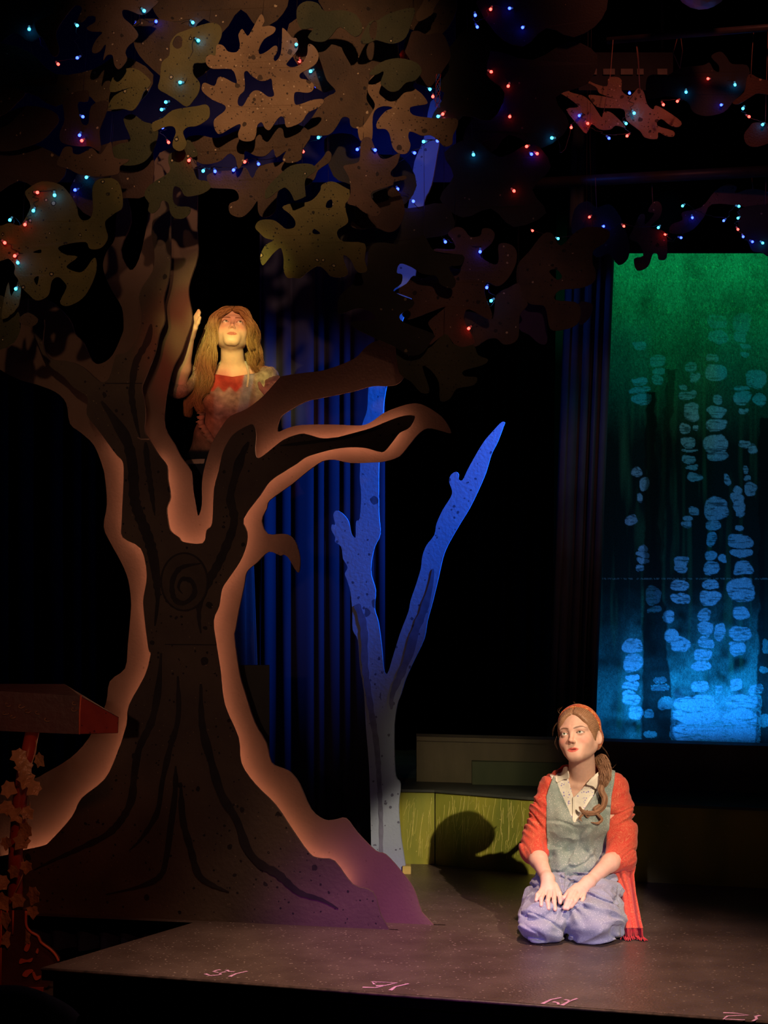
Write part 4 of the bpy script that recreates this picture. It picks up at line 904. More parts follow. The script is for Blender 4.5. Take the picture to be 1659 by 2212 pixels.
# sloped hood
def pg(x, y, b=0.0): return stand_pl.at(*SL([(x, y)])[0], b)
hv = [pg(-200, 112), pg(505, 155), pg(497, 395), pg(-200, 366), pg(-200, 78, .16), pg(405, 80, .16), pg(745, 288, .12), pg(740, 388, .12), pg(-200, 350, .16), pg(420, 370, .16)]
hf_ = [(0, 3, 2, 1), (1, 2, 7, 6), (0, 1, 5, 4), (1, 6, 5), (5, 6, 7, 9), (4, 5, 9, 8), (3, 8, 9, 2), (2, 9, 7), (0, 4, 8, 3)]
hood = mesh('hood', hv, hf_, M_redd, stand)
sidep = mesh('hood_end', [pg(507, 160, -.004), pg(500, 392, -.004), pg(738, 386, .112), pg(742, 291, .112)], [(0, 1, 2, 3)], M_redp, hood)
sidep.modifiers.new('t', 'SOLIDIFY').thickness = 0.004
rnd = random.Random(5)
for (cx, cy) in ((45, 205), (130, 215), (170, 245), (75, 280), (230, 255), (290, 300), (30, 260), (465, 195), (460, 235)):
    pts = []
    for t in np.linspace(0, 1, 9):
        a = t * 5.0 + rnd.random(); pts.append(pg(cx + 26 * (1 - t) * math.cos(a) + rnd.uniform(-3, 3), cy + 20 * (1 - t) * math.sin(a), -0.004))
    tube('carved_scroll', pts, 0.003, paint('dull_gilt', (0.22, 0.11, 0.06), (0.14, 0.07, 0.04), 30, .4) if cx == 45 else bpy.data.materials['dull_gilt'], hood, 5)
tube('hood_edge', [pg(508, 150, -.006), pg(500, 250, -.006), pg(498, 395, -.006)], 0.0035, M_ora, hood, 6)
# post
tube('post', [pg(205, 372, .05), pg(150, 620, .045), pg(125, 800, .04), pg(98, 1130, .035), pg(96, 1350, .03), pg(92, 1540, .03)], [.026, .026, .027, .027, .028, .03], M_redp, stand, 14)
# vine and gold ivy
vine = [pg(215 + 22 * math.sin(t * 19) - 120 * t, 390 + 1150 * t, .015 + .03 * math.cos(t * 19)) for t in np.linspace(0, 1, 60)]
tube('vine', vine, 0.002, M_gold, stand, 5)
def ivy(c, s, ang, roll):
    ol = [(0, -1), (.35, -.75), (.8, -.7), (.72, -.2), (.95, .25), (.45, .4), (.2, .85), (0, 1.05), (-.2, .8), (-.5, .45), (-.92, .2), (-.72, -.25), (-.78, -.7), (-.3, -.78)]
    vs = []; ca, sa = math.cos(ang), math.sin(ang)
    for x, y in ol:
        z = 0.35 * abs(x) + 0.15 * y * y
        X = x * ca - y * sa; Z = x * sa + y * ca
        vs.append(c + Vector((X * math.cos(roll) * s, (-z * .7 + X * math.sin(roll)) * s, Z * s)))
    vs.append(c + Vector((0, -0.05 * s, 0))); n = len(ol)
    return vs, [(i, (i + 1) % n, n) for i in range(n)]
for (x, y) in ((120, 540), (150, 610), (165, 680), (60, 740), (210, 735), (110, 905), (175, 890), (45, 860), (155, 1000), (135, 1070), (40, 1080), (85, 1260), (165, 1230), (10, 1330), (110, 1440), (210, 1410), (205, 1510), (10, 1450), (150, 1670), (60, 1680), (250, 560), (30, 1560)):
    vs, fs = ivy(pg(x, y, -0.02 + rnd.uniform(-.012, .012)), rnd.uniform(.026, .040), rnd.uniform(-1.2, 1.2) + math.pi, rnd.uniform(-.7, .7))
    o = mesh('ivy_leaf', vs, fs, M_gold, stand); o.modifiers.new('t', 'SOLIDIFY').thickness = 0.0012
# base panel with scroll bracket and cut red ornaments
bp_pl = VPlane(P(0, 2050, YS - .02), P(300, 2050, YS - .04))
flat_cut('base_panel', bp_pl, [smooth_poly(S5([(-200, 60), (100, 60), (222, 60), (222, 200), (260, 252), (322, 285), (350, 340), (430, 400), (475, 450), (500, 500), (440, 540), (390, 560), (400, 640), (400, 722), (125, 722), (-200, 722)]), 3)], 0.03, M_redd, stand)
tube('scroll_edge', [bp_pl.at(x, y, -.004) for x, y in smooth_poly(S5([(222, 70), (222, 190), (262, 250), (322, 285), (350, 340), (430, 400), (475, 450), (500, 500)]), 4, False)], 0.005, M_ora, stand, 6)
def orn(pts): flat_cut('ornament', bp_pl.shifted(-.006), [smooth_poly(S5(pts), 3)], 0.005, M_ora, stand)
orn([(205, 405), (215, 370), (245, 330), (258, 350), (250, 390), (230, 418)])
orn([(305, 425), (312, 400), (322, 390), (328, 412), (320, 435)])
orn([(175, 478), (225, 490), (278, 472), (265, 505), (220, 508), (165, 522)])
orn([(190, 620), (215, 580), (265, 570), (282, 585), (250, 612), (225, 635)])
orn([(275, 600), (292, 595), (310, 630), (345, 622), (345, 645), (300, 662)])
for x in (10, 62, 112): tube('red_moulding', [bp_pl.at(*S5([(x, 65)])[0], -.004), bp_pl.at(*S5([(x - 4, 270 if x > 50 else 700)])[0], -.004)], 0.0035, M_ora, stand, 6)
box('base_ledge', sbp + Vector((-.30, -.045, 0)), sbp + Vector((.082, .03, .012)), M_redp, stand)
# dark rounded seat back in the bottom left corner
YC = 5.6; vs, fs = [], []
prof = TT(0, 1950, .2532, [(-500, 1060), (-480, 900), (-300, 815), (0, 800), (150, 808), (300, 850), (450, 920), (560, 985), (640, 1060)])
pr = smooth_poly(prof, 5, False)
n = len(pr)
for x, y in pr:
    a = P(x, y, YC)
    for off, zz in ((0, 0), (.02, .012), (.05, .016), (.09, .012), (.11, 0)): vs.append(a + Vector((0, off, zz)))
for i in range(n - 1):
    for j in range(4): vs; fs.append((i * 5 + j, i * 5 + j + 1, i * 5 + 6 + j, i * 5 + 5 + j))
bi = len(vs)
for x, y in pr:
    a = P(x, 2330, YC); vs += [a, a + Vector((0, .11, 0))]
for i in range(n - 1):
    fs += [(i * 5, i * 5 + 5, bi + 2 * i + 2, bi + 2 * i), (i * 5 + 4, bi + 2 * i + 1, bi + 2 * i + 3, i * 5 + 9)]
seat = mesh('seat_back', vs, fs, paint('dark_plush', (0.02, 0.022, 0.045), (0.014, 0.015, 0.03), 30, 0.9, bump=.2), None, True)
tag(seat, 'dark rounded seat back at the bottom left corner in front of the stage', 'seat')
lo = P(-120, 2300, YC)
box('seat_frame', (lo.x - .1, YC + .02, -0.95), (P(120, 2300, YC).x, YC + .09, P(0, 2330, YC).z + .02), M_black, seat)
# ================================================================ SDF MODELLING OF FIGURES AND CLOTH
def A3(v): return np.array(v, np.float32)
def ell(p, c, r, R=None):
    q = p - A3(c)
    if R is not None: q = q @ R
    r = A3(r); k0 = np.linalg.norm(q / r, axis=1); k1 = np.linalg.norm(q / (r * r), axis=1) + 1e-9
    return k0 * (k0 - 1) / k1
def rc(p, a, b, ra, rb):
    a, b = A3(a), A3(b); ba = b - a; pa = p - a
    h = np.clip(pa @ ba / max(float(ba @ ba), 1e-9), 0, 1)
    return np.linalg.norm(pa - h[:, None] * ba, axis=1) - (ra + (rb - ra) * h)
def chain(p, pts, k=0.0):
    d = None
    for (a, ra), (b_, rb_) in zip(pts[:-1], pts[1:]):
        e = rc(p, a, b_, ra, rb_); d = e if d is None else (smin(d, e, k) if k else np.minimum(d, e))
    return d
def smin(a, b, k):
    h = np.clip(0.5 + 0.5 * (b - a) / k, 0, 1); return b + (a - b) * h - k * h * (1 - h)
def smax(a, b, k): return -smin(-a, -b, k)
def eul(rx, ry, rz):
    m = (Matrix.Rotation(rz, 3, 'Z') @ Matrix.Rotation(ry, 3, 'Y') @ Matrix.Rotation(rx, 3, 'X'))
    return np.array(m, np.float32)

def sdf_mesh(name, f, lo, hi, h, mat, parent=None, colors=None, smooth_it=2, blk=6):
    """naive surface nets over a block-sparse grid"""
    lo, hi = A3(lo), A3(hi)
    nb = np.ceil((hi - lo) / (h * blk)).astype(int); n = nb * blk + 1
    cb = h * blk
    g = np.stack(np.meshgrid(*[lo[i] + (np.arange(nb[i]) + .5) * cb for i in range(3)], indexing='ij'), -1).reshape(-1, 3).astype(np.float32)
    dv = f(g).reshape(nb)
    act = np.abs(dv) < cb * 1.25 + 0.012
    F = np.full(n, 1.0, np.float32)
    F[:-1, :-1, :-1] = np.repeat(np.repeat(np.repeat(np.where(dv < 0, -1.0, 1.0), blk, 0), blk, 1), blk, 2)
    ib = np.argwhere(act)
    loc = np.stack(np.meshgrid(*[np.arange(blk + 1)] * 3, indexing='ij'), -1).reshape(-1, 3)
    for s in range(0, len(ib), 1500):
        ii = (ib[s:s + 1500, None, :] * blk + loc[None]).reshape(-1, 3)
        F[ii[:, 0], ii[:, 1], ii[:, 2]] = f((lo + ii * h).astype(np.float32))
    S = F < 0
    c = np.zeros(tuple(n - 1), np.uint8)
    for dx in (0, 1):
        for dy in (0, 1):
            for dz in (0, 1): c += S[dx:n[0] - 1 + dx, dy:n[1] - 1 + dy, dz:n[2] - 1 + dz]
    cells = np.argwhere((c > 0) & (c < 8))
    ID = np.full(tuple(n - 1), -1, np.int32); ID[cells[:, 0], cells[:, 1], cells[:, 2]] = np.arange(len(cells))
    acc = np.zeros((len(cells), 3)); cnt = np.zeros(len(cells))
    cor = [(0, 0, 0), (1, 0, 0), (0, 1, 0), (1, 1, 0), (0, 0, 1), (1, 0, 1), (0, 1, 1), (1, 1, 1)]
    val = [F[cells[:, 0] + q[0], cells[:, 1] + q[1], cells[:, 2] + q[2]] for q in cor]
    for i in range(8):
        for j in range(i + 1, 8):
            if sum(abs(cor[i][k] - cor[j][k]) for k in range(3)) != 1: continue
            m = (val[i] < 0) != (val[j] < 0)
            t = val[i][m] / (val[i][m] - val[j][m])
            acc[m] += A3(cor[i]) + t[:, None] * (A3(cor[j]) - A3(cor[i])); cnt[m] += 1
    V = lo + (cells + acc / cnt[:, None]) * h
    quads = []
    for ax in range(3):
        u, w = (ax + 1) % 3, (ax + 2) % 3
        sl0 = [slice(None)] * 3; sl1 = [slice(None)] * 3; sl0[ax] = slice(0, -1); sl1[ax] = slice(1, None)
        sl0[u] = sl1[u] = slice(1, -1); sl0[w] = sl1[w] = slice(1, -1)
        a = S[tuple(sl0)]; b_ = S[tuple(sl1)]
        e = np.argwhere(a != b_)
        if not len(e): continue
        fl = a[e[:, 0], e[:, 1], e[:, 2]]
        e = e.copy(); e[:, u] += 1; e[:, w] += 1
        def idd(du, dw):
            q = e.copy(); q[:, u] -= du; q[:, w] -= dw; return ID[q[:, 0], q[:, 1], q[:, 2]]
        Q = np.stack([idd(1, 1), idd(0, 1), idd(0, 0), idd(1, 0)], 1)
        Q[~fl] = Q[~fl][:, ::-1]
        quads.append(Q)
    Q = np.concatenate(quads)
    Q = Q[(Q >= 0).all(1)]
    for _ in range(smooth_it):       # light relaxation
        sm = np.zeros_like(V); ct = np.zeros(len(V))
        for a, b_ in ((0, 1), (1, 2), (2, 3), (3, 0)):
            np.add.at(sm, Q[:, a], V[Q[:, b_]]); np.add.at(ct, Q[:, a], 1)
            np.add.at(sm, Q[:, b_], V[Q[:, a]]); np.add.at(ct, Q[:, b_], 1)
        ok = ct > 0
        V[ok] = V[ok] * 0.5 + 0.5 * sm[ok] / ct[ok][:, None]
    me = bpy.data.meshes.new(name)
    me.vertices.add(len(V)); me.vertices.foreach_set('co', V.astype(np.float32).ravel())
    me.loops.add(Q.size); me.loops.foreach_set('vertex_index', Q.astype(np.int32).ravel())
    me.polygons.add(len(Q)); me.polygons.foreach_set('loop_start', np.arange(0, Q.size, 4, dtype=np.int32)); me.polygons.foreach_set('loop_total', np.full(len(Q), 4, np.int32))
    me.update(calc_edges=True); me.validate()
    if colors is not None: vcol(me, colors(V.astype(np.float32)))
    return link(name, me, mat, parent, True)

def pxof(p):
    return p[:, 0] / p[:, 1] * FPX + W_PX / 2, HOR - (p[:, 2] - EYE) / p[:, 1] * FPX
def K(px, py, Y): return tuple(P(px, py, Y))

# ---------------------------------------------------------------- a head in its own frame: face towards -y, z up, origin mid-head
def both(q):          # mirrored copy with |x|
    m = q.copy(); m[:, 0] = np.abs(m[:, 0]); return m
def head_sdf(q, gap=0.0018, smile=0.0, ears=True):
    m = both(q)
    d = smin(ell(q, (0, .014, .034), (.071, .090, .079)), ell(q, (0, -.012, -.022), (.060, .079, .086)), .03)
    d = smin(d, rc(m, (.046, .004, -.050), (.014, -.060, -.092), .022, .017), .034)
    d = smin(d, ell(q, (0, -.071, -.0975), (.025, .0165, .0155)), .022)
    d = smin(d, ell(m, (.038, -.049, -.030), (.024, .025, .026)), .030)
    d = smin(d, rc(m, (.008, -.080, .019), (.045, -.064, .021), .010, .010), .018)
    d = smax(d, -ell(m, (.0325, -.100, -.001), (.019, .0145, .0115)), .014)
    d = smin(d, rc(q, (0, -.082, .014), (0, -.1045, -.030), .0058, .0068), .013)
    d = smin(d, ell(q, (0, -.1065, -.0345), (.0085, .0088, .0078)), .008)
    d = smin(d, ell(m, (.0088, -.0970, -.0385), (.0060, .0085, .0064)), .006)
    d = smin(d, ell(m, (.0315, -.0755, -.0005), (.0150, .0142, .0138)), .005)
    d = smin(d, ell(q, (0, -.0705, -.070), (.033, .0185, .025)), .022)
    # lips
    cz = -.0690 + smile
    up = smin(rc(m, (.0245, -.0805, cz), (.0070, -.0872, -.0652), .0016, .0034), rc(m, (.0070, -.0872, -.0652), (0, -.0873, -.0662), .0034, .0030), .003)
    lw = rc(m, (.0230, -.0805, cz - .001), (.0, -.0865, -.0748), .0016, .0046)
    d = smin(d, np.minimum(up, lw), .0040)
    d = smax(d, -ell(q, (0, -.093, -.0698), (.0165, .0110, max(gap, .0008))), .0015)
    d = smax(d, -ell(m, (.0050, -.1030, -.0446), (.0030, .0040, .0024)), .002)
    # eye opening
    x_ = m[:, 0] - .0318; z_ = q[:, 2] + .0008 - .05 * x_
    hh = .0046 * np.clip(1 - (x_ / .0138) ** 2, 0, 1)
    hh = np.where(z_ > 0, hh, hh * .8)
    cut = np.maximum(np.abs(z_) - hh, np.maximum(np.abs(x_) - .0136, q[:, 1] + .0780))
    d = np.maximum(d, -cut)
    if ears:
        R = eul(0.12, 0, -0.50)
        er = ell(m, (.0760, .016, -.012), (.0075, .0180, .030), R)
        er = smax(er, -ell(m, (.0810, .011, -.008), (.0065, .0105, .018), R), .006)
        d = smin(d, er, .008)
    return d
def head_colors(q, skin, lip, brow, blush=0.55, shadow=(0.42, 0.24, 0.20)):
    m = both(q); n = len(q)
    col = np.tile(A3(skin), (n, 1))
    def mixc(col, w, c): return col * (1 - w[:, None]) + w[:, None] * A3(c)
    front = np.clip((-q[:, 1] - .03) / .02, 0, 1)
    g = np.exp(-(((m[:, 0] - .043) / .017) ** 2 + ((q[:, 2] + .030) / .015) ** 2)) * front
    col = mixc(col, blush * g, (0.80, 0.24, 0.20))
    g = np.exp(-((q[:, 0] / .012) ** 2 + ((q[:, 2] + .036) / .010) ** 2)) * (q[:, 1] < -.1)
    col = mixc(col, .25 * g, (0.80, 0.30, 0.24))
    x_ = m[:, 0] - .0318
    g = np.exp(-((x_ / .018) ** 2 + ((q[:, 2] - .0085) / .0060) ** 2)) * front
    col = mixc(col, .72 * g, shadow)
    hh = .0046 * np.clip(1 - (x_ / .0145) ** 2, 0, 1); z_ = q[:, 2] + .0008 - .05 * x_
    lash = np.exp(-(((np.abs(z_) - hh) / np.where(z_ > 0, .0021, .0012)) ** 2)) * (np.abs(x_) < .0165) * np.where(z_ > 0, 1.0, .55) * (q[:, 1] < -.065)
    col = mixc(col, np.clip(lash * 1.1, 0, 1), (0.05, 0.03, 0.025))
    bz = np.interp(m[:, 0], [.012, .020, .034, .044, .054], [.0170, .0200, .0232, .0225, .0180]); bw = np.interp(m[:, 0], [.012, .018, .035, .054], [.0024, .0036, .0032, .0012])
    g = np.clip(1.4 - np.abs(q[:, 2] - bz) / bw, 0, 1) * (m[:, 0] > .0105) * (m[:, 0] < .055) * front
    col = mixc(col, .92 * g, brow)
    lx = m[:, 0]
    ztop = np.interp(lx, [0, .006, .015, .024], [-.0622, -.0608, -.0635, -.0690]); zbot = np.interp(lx, [0, .010, .018, .024], [-.0805, -.0795, -.0755, -.0695])
    g = np.clip((ztop - q[:, 2]) / .0012 + .5, 0, 1) * np.clip((q[:, 2] - zbot) / .0012 + .5, 0, 1) * (q[:, 1] < -.072) * (lx < .0250)
    col = mixc(col, .9 * g, lip)
    g = ((np.abs(q[:, 2] + .0700) < .0016) & (lx < .0145) & (q[:, 1] > -.0860) & (q[:, 1] < -.062)).astype(np.float32)
    col = mixc(col, .9 * g, (0.25, 0.08, 0.07))
    g = np.clip(1 - np.linalg.norm((m - A3((.0050, -.1020, -.0450))) / A3((.0042, .005, .0035)), axis=1), 0, 1)
    col = mixc(col, np.clip(g * 2, 0, .8), (0.22, 0.09, 0.07))
    return col
def skin_mat(name):
    m, nt, b, L = nodes(name)
    a = nt.nodes.new('ShaderNodeVertexColor'); a.layer_name = 'paint'
    tc = nt.nodes.new('ShaderNodeTexCoord'); nz = nt.nodes.new('ShaderNodeTexNoise'); nz.inputs['Scale'].default_value = 60; nz.inputs['Detail'].default_value = 3
    L.new(tc.outputs['Object'], nz.inputs['Vector'])
    r = ramp(nt, .3, (.94, .92, .92, 1), .7, (1.04, 1.03, 1.03, 1)); L.new(nz.outputs['Fac'], r.inputs['Fac'])
    L.new(mixrgb(nt, L, 1.0, a.outputs['Color'], r.outputs['Color'], 'MULTIPLY'), b.inputs['Base Color'])
    b.inputs['Roughness'].default_value = 0.5; b.inputs['Specular IOR Level'].default_value = 0.35
    b.inputs['Subsurface Weight'].default_value = 0.12; b.inputs['Subsurface Radius'].default_value = (0.012, 0.005, 0.003); b.inputs['Subsurface Scale'].default_value = 0.5
    return m
def eye_mat(name, iris):
    m, nt, b, L = nodes(name)
    a = nt.nodes.new('ShaderNodeVertexColor'); a.layer_name = 'paint'; L.new(a.outputs['Color'], b.inputs['Base Color'])
    b.inputs['Roughness'].default_value = 0.12; return m
def eyeballs(head_c, R, look, iris, parent, mat, sc=1.0):
    for s in (-1, 1):
        bm = bmesh.new(); bmesh.ops.create_uvsphere(bm, u_segments=32, v_segments=24, radius=.0130)
        me = bpy.data.meshes.new('eye'); bm.to_mesh(me); bm.free()
        v = np.array([x.co[:] for x in me.vertices], np.float32)
        lk = A3(look); lk = lk / np.linalg.norm(lk)
        ang = np.arccos(np.clip(v @ lk / .0130, -1, 1)) * .0130
        col = np.tile(A3((.78, .74, .70)), (len(v), 1))
        w = np.clip((.0063 - ang) / .0008, 0, 1)[:, None]; col = col * (1 - w) + w * A3(iris)
        w = np.clip((.0026 - ang) / .0006, 0, 1)[:, None]; col = col * (1 - w) + w * A3((.01, .01, .01))
        vcol(me, col)
        c = A3((s * .0315, -.0755, -.0005)); wv = (v + c * A3((1, 1, .93 if c[2] < 0 else 1))) * sc @ R.T + A3(head_c)
        me.vertices.foreach_set('co', wv.astype(np.float32).ravel()); me.update()
        link('eye', me, mat, parent, True)

# ---------------------------------------------------------------- cloth and hair materials
def cloth(name, c1, c2, fleck=None, fscale=60, rough=.85, weave=300, mott=4, th=.16, pattern=None):
    m, nt, b, L = nodes(name)
    tc = nt.nodes.new('ShaderNodeTexCoord'); src = tc.outputs['Object']
    nz = nt.nodes.new('ShaderNodeTexNoise'); nz.inputs['Scale'].default_value = mott; nz.inputs['Detail'].default_value = 3; L.new(src, nz.inputs['Vector'])
    r = ramp(nt, .38, (0, 0, 0, 1), .62, (1, 1, 1, 1)); L.new(nz.outputs['Fac'], r.inputs['Fac'])
    col = mixrgb(nt, L, r.outputs['Color'], c1, c2)
    if pattern:      # swirling woven figure
        n2 = nt.nodes.new('ShaderNodeTexNoise'); n2.inputs['Scale'].default_value = pattern['scale']; n2.inputs['Detail'].default_value = 1.5; n2.inputs['Distortion'].default_value = 2.2
        L.new(src, n2.inputs['Vector'])
        sn = nt.nodes.new('ShaderNodeMath'); sn.operation = 'MULTIPLY'; sn.inputs[1].default_value = pattern.get('freq', 42); L.new(n2.outputs['Fac'], sn.inputs[0])
        s2 = nt.nodes.new('ShaderNodeMath'); s2.operation = 'SINE'; L.new(sn.outputs[0], s2.inputs[0])
        rr = ramp(nt, pattern.get('lo', .15), (0, 0, 0, 1), pattern.get('hi', .55), (1, 1, 1, 1)); L.new(s2.outputs[0], rr.inputs['Fac'])
        col = mixrgb(nt, L, rr.outputs['Color'], col, pattern['color'])
    if fleck:
        v = nt.nodes.new('ShaderNodeTexVoronoi'); v.inputs['Scale'].default_value = fscale; L.new(src, v.inputs['Vector'])
        wn = nt.nodes.new('ShaderNodeTexWhiteNoise'); L.new(v.outputs['Position'], wn.inputs['Vector'])
        mu = nt.nodes.new('ShaderNodeMath'); mu.operation = 'MULTIPLY'; mu.inputs[1].default_value = th; L.new(wn.outputs['Value'], mu.inputs[0])
        lt = nt.nodes.new('ShaderNodeMath'); lt.operation = 'LESS_THAN'; L.new(v.outputs['Distance'], lt.inputs[0]); L.new(mu.outputs[0], lt.inputs[1])
        col = mixrgb(nt, L, lt.outputs[0], col, fleck)
    L.new(col, b.inputs['Base Color'])
    b.inputs['Roughness'].default_value = rough; b.inputs['Specular IOR Level'].default_value = .2
    b.inputs['Sheen Weight'].default_value = .15
    n3 = nt.nodes.new('ShaderNodeTexNoise'); n3.inputs['Scale'].default_value = weave; L.new(src, n3.inputs['Vector'])
    n4 = nt.nodes.new('ShaderNodeTexNoise'); n4.inputs['Scale'].default_value = 26; n4.inputs['Detail'].default_value = 2; n4.inputs['Distortion'].default_value = 1; L.new(src, n4.inputs['Vector'])
    ad = nt.nodes.new('ShaderNodeMath'); ad.operation = 'MULTIPLY_ADD'; ad.inputs[1].default_value = .12; L.new(n3.outputs['Fac'], ad.inputs[0]); L.new(n4.outputs['Fac'], ad.inputs[2])
    bp = nt.nodes.new('ShaderNodeBump'); bp.inputs['Strength'].default_value = .35; bp.inputs['Distance'].default_value = .006
    L.new(ad.outputs[0], bp.inputs['Height']); L.new(bp.outputs['Normal'], b.inputs['Normal'])
    return m
def hair_mat(name, c1, c2):
    m, nt, b, L = nodes(name)
    a = nt.nodes.new('ShaderNodeVertexColor'); a.layer_name = 'paint'
    L.new(a.outputs['Color'], b.inputs['Base Color'])
    b.inputs['Roughness'].default_value = .45; b.inputs['Specular IOR Level'].default_value = .4
    b.inputs['Anisotropic'].default_value = .5
    return m
def strands(name, paths, r0, mat, parent, c1, c2, rnd_, sides=4, tip=.12):
    """a lock of hair: many thin tapering tubes joined into one part"""
    geos = []; cols = []
    for pth in paths:
        k = len(pth)
        rr = r0 * rnd_.uniform(.7, 1.3)
        g = tube_geo(pth, [rr * (1 if i < k * .6 else 1 - (1 - tip) * (i - k * .6) / (k * .4)) for i in range(k)], sides)
        t = rnd_.random() ** .85; c = [c1[j] * (1 - t) + c2[j] * t for j in range(3)]
        geos.append(g); cols += [c] * len(g[0])
    vs, fs = merge(geos)
    me = bpy.data.meshes.new(name); me.from_pydata([tuple(v) for v in vs], [], fs); vcol(me, np.array(cols))
    return link(name, me, mat, parent, True)
def lock(pts, n, spread, rnd_, curl=0.0, cf=3.0, res=6, conv=0.4, phr=2.2):
    """n strand paths following a guide curve (list of points)"""
    g = [Vector(q) for q in smooth_poly([tuple(p) for p in pts], res, False)]
    out = []
    for s in range(n):
        a = rnd_.uniform(0, 2 * math.pi); rr = spread * math.sqrt(rnd_.random()); ph = rnd_.uniform(0, phr); st = rnd_.uniform(-.15, .12)
        path = []
        for i, p in enumerate(g):
            t = i / (len(g) - 1)
            d = (g[min(i + 1, len(g) - 1)] - g[max(i - 1, 0)]).normalized()
            u = d.cross(Vector((0, -1, 0.1))); u = u.normalized() if u.length > .01 else Vector((1, 0, 0)); w = d.cross(u)
            sp_ = rr * (1 - conv * t) * (1 if t < .8 else 1 - 3.5 * (t - .8)) * (1.0 if t > .12 else .55 + .45 * t / .12)
            cu = curl * (t ** .7)
            an = a + t * 1.2
            path.append(p + u * (math.cos(an) * sp_ + cu * math.sin(cf * 2 * math.pi * t + ph)) + w * (math.sin(an) * sp_ * .7 + cu * .6 * math.cos(cf * 2 * math.pi * t + ph)))
        cutn = len(path) if st < 0 else max(4, int(len(path) * (1 - st)))
        out.append(path[:cutn])
    return out

# hand: wrist, five digits given as point chains (knuckle, middle, tip)
def hand_sdf(p, wrist, palm_pts, digits, wr=.026):
    d = None
    for (a, ra) in palm_pts:
        e = rc(p, wrist, a, wr * .82, ra); d = e if d is None else smin(d, e, .014)
    for dg in digits:
        e = chain(p, dg, .004); d = smin(d, e, .0055)
    return d
# ================================================================ KNEELING WOMAN
SKIN = (0.72, 0.455, 0.345)
kn = empty('kneeling_woman', (P(1240, 2040, 7.5).x, 7.5, 0), 'kneeling woman in grey pinafore with red paisley shawl and headscarf, looking up', 'person')
kn.name = 'person'
HC = A3(K(1250, 1590, 7.60)); HR = eul(math.radians(-9), math.radians(-9), math.radians(-25))
# rotate: roll (tilt), pitch up, yaw to picture left
HR = np.array(Matrix.Rotation(math.radians(-24), 3, 'Z') @ Matrix.Rotation(math.radians(-13), 3, 'X') @ Matrix.Rotation(math.radians(-9), 3, 'Y'), np.float32)
def hq(p, c=HC, R=HR):
    q = (p - c) @ R; q[:, 2] = np.where(q[:, 2] < 0, q[:, 2] / .93, q[:, 2]); return q
def hw(v, c=HC, R=HR): return tuple(A3(v) @ R.T + c)
wrL = K(1183, 1899, 7.43); elL = K(1152, 1836, 7.66); shL = K(1194, 1702, 7.70)
wrR = K(1270, 1907, 7.43); elR = K(1346, 1842, 7.64); shR = K(1322, 1698, 7.70)
NB = K(1258, 1676, 7.68)
def D(*pts): return [(K(x, y, Y), r) for x, y, Y, r in pts]
digL = [D((1170, 1922, 7.385, .0088), (1161, 1933, 7.345, .0080), (1158, 1945, 7.328, .0068)),
        D((1175, 1927, 7.372, .0095), (1169, 1942, 7.325, .0088), (1169, 1956, 7.308, .0072)),
        D((1186, 1929, 7.366, .0098), (1183, 1947, 7.315, .0090), (1185, 1963, 7.298, .0075)),
        D((1197, 1927, 7.368, .0098), (1197, 1947, 7.318, .0090), (1199, 1965, 7.300, .0075)),
        D((1199, 1912, 7.405, .0115), (1208, 1930, 7.365, .0098), (1210, 1950, 7.335, .0080))]
palL = [(K(1172, 1923, 7.388), .0125), (K(1179, 1927, 7.380), .0135), (K(1188, 1928, 7.376), .0135), (K(1196, 1925, 7.380), .0125)]
digR = [D((1262, 1930, 7.380, .0088), (1260, 1940, 7.345, .0082), (1255, 1951, 7.325, .0068)),
        D((1252, 1931, 7.368, .0095), (1243, 1946, 7.322, .0088), (1234, 1959, 7.305, .0072)),
        D((1243, 1928, 7.360, .0098), (1234, 1946, 7.312, .0090), (1226, 1963, 7.298, .0075)),
        D((1234, 1926, 7.362, .0098), (1226, 1945, 7.316, .0090), (1219, 1962, 7.300, .0075)),
        D((1245, 1914, 7.398, .0112), (1229, 1926, 7.365, .0095), (1218, 1940, 7.340, .0080))]
palR = [(K(1261, 1927, 7.390), .0125), (K(1253, 1928, 7.380), .0135), (K(1245, 1926, 7.374), .0135), (K(1238, 1923, 7.378), .0125)]
def torso(p):
    d = ell(p, K(1252, 1760, 7.715), (.133, .090, .150))
    d = smin(d, ell(p, K(1250, 1712, 7.712), (.150, .072, .058)), .05)
    for x in (1222, 1280): d = smin(d, ell(p, K(x, 1772, 7.655), (.052, .046, .052)), .04)
    d = smin(d, ell(p, K(1247, 1862, 7.72), (.118, .085, .10)), .06)
    d = smin(d, ell(p, K(1245, 1912, 7.76), (.160, .115, .085)), .06)
    return d
def torso_s(p):
    d = smin(torso(p), chain(p, [(shL, .046), (elL, .040)], 0), .03); d = smin(d, chain(p, [(shR, .046), (elR, .040)], 0), .03)
    d = smin(d, rc(p, K(1248, 1698, 7.640), K(1205, 1690, 7.665), .008, .007), .016)
    d = smin(d, rc(p, K(1260, 1698, 7.640), K(1305, 1688, 7.665), .008, .007), .016)
    return smin(d, rc(p, hw((0, .020, -.050)), NB, .049, .054), .03)
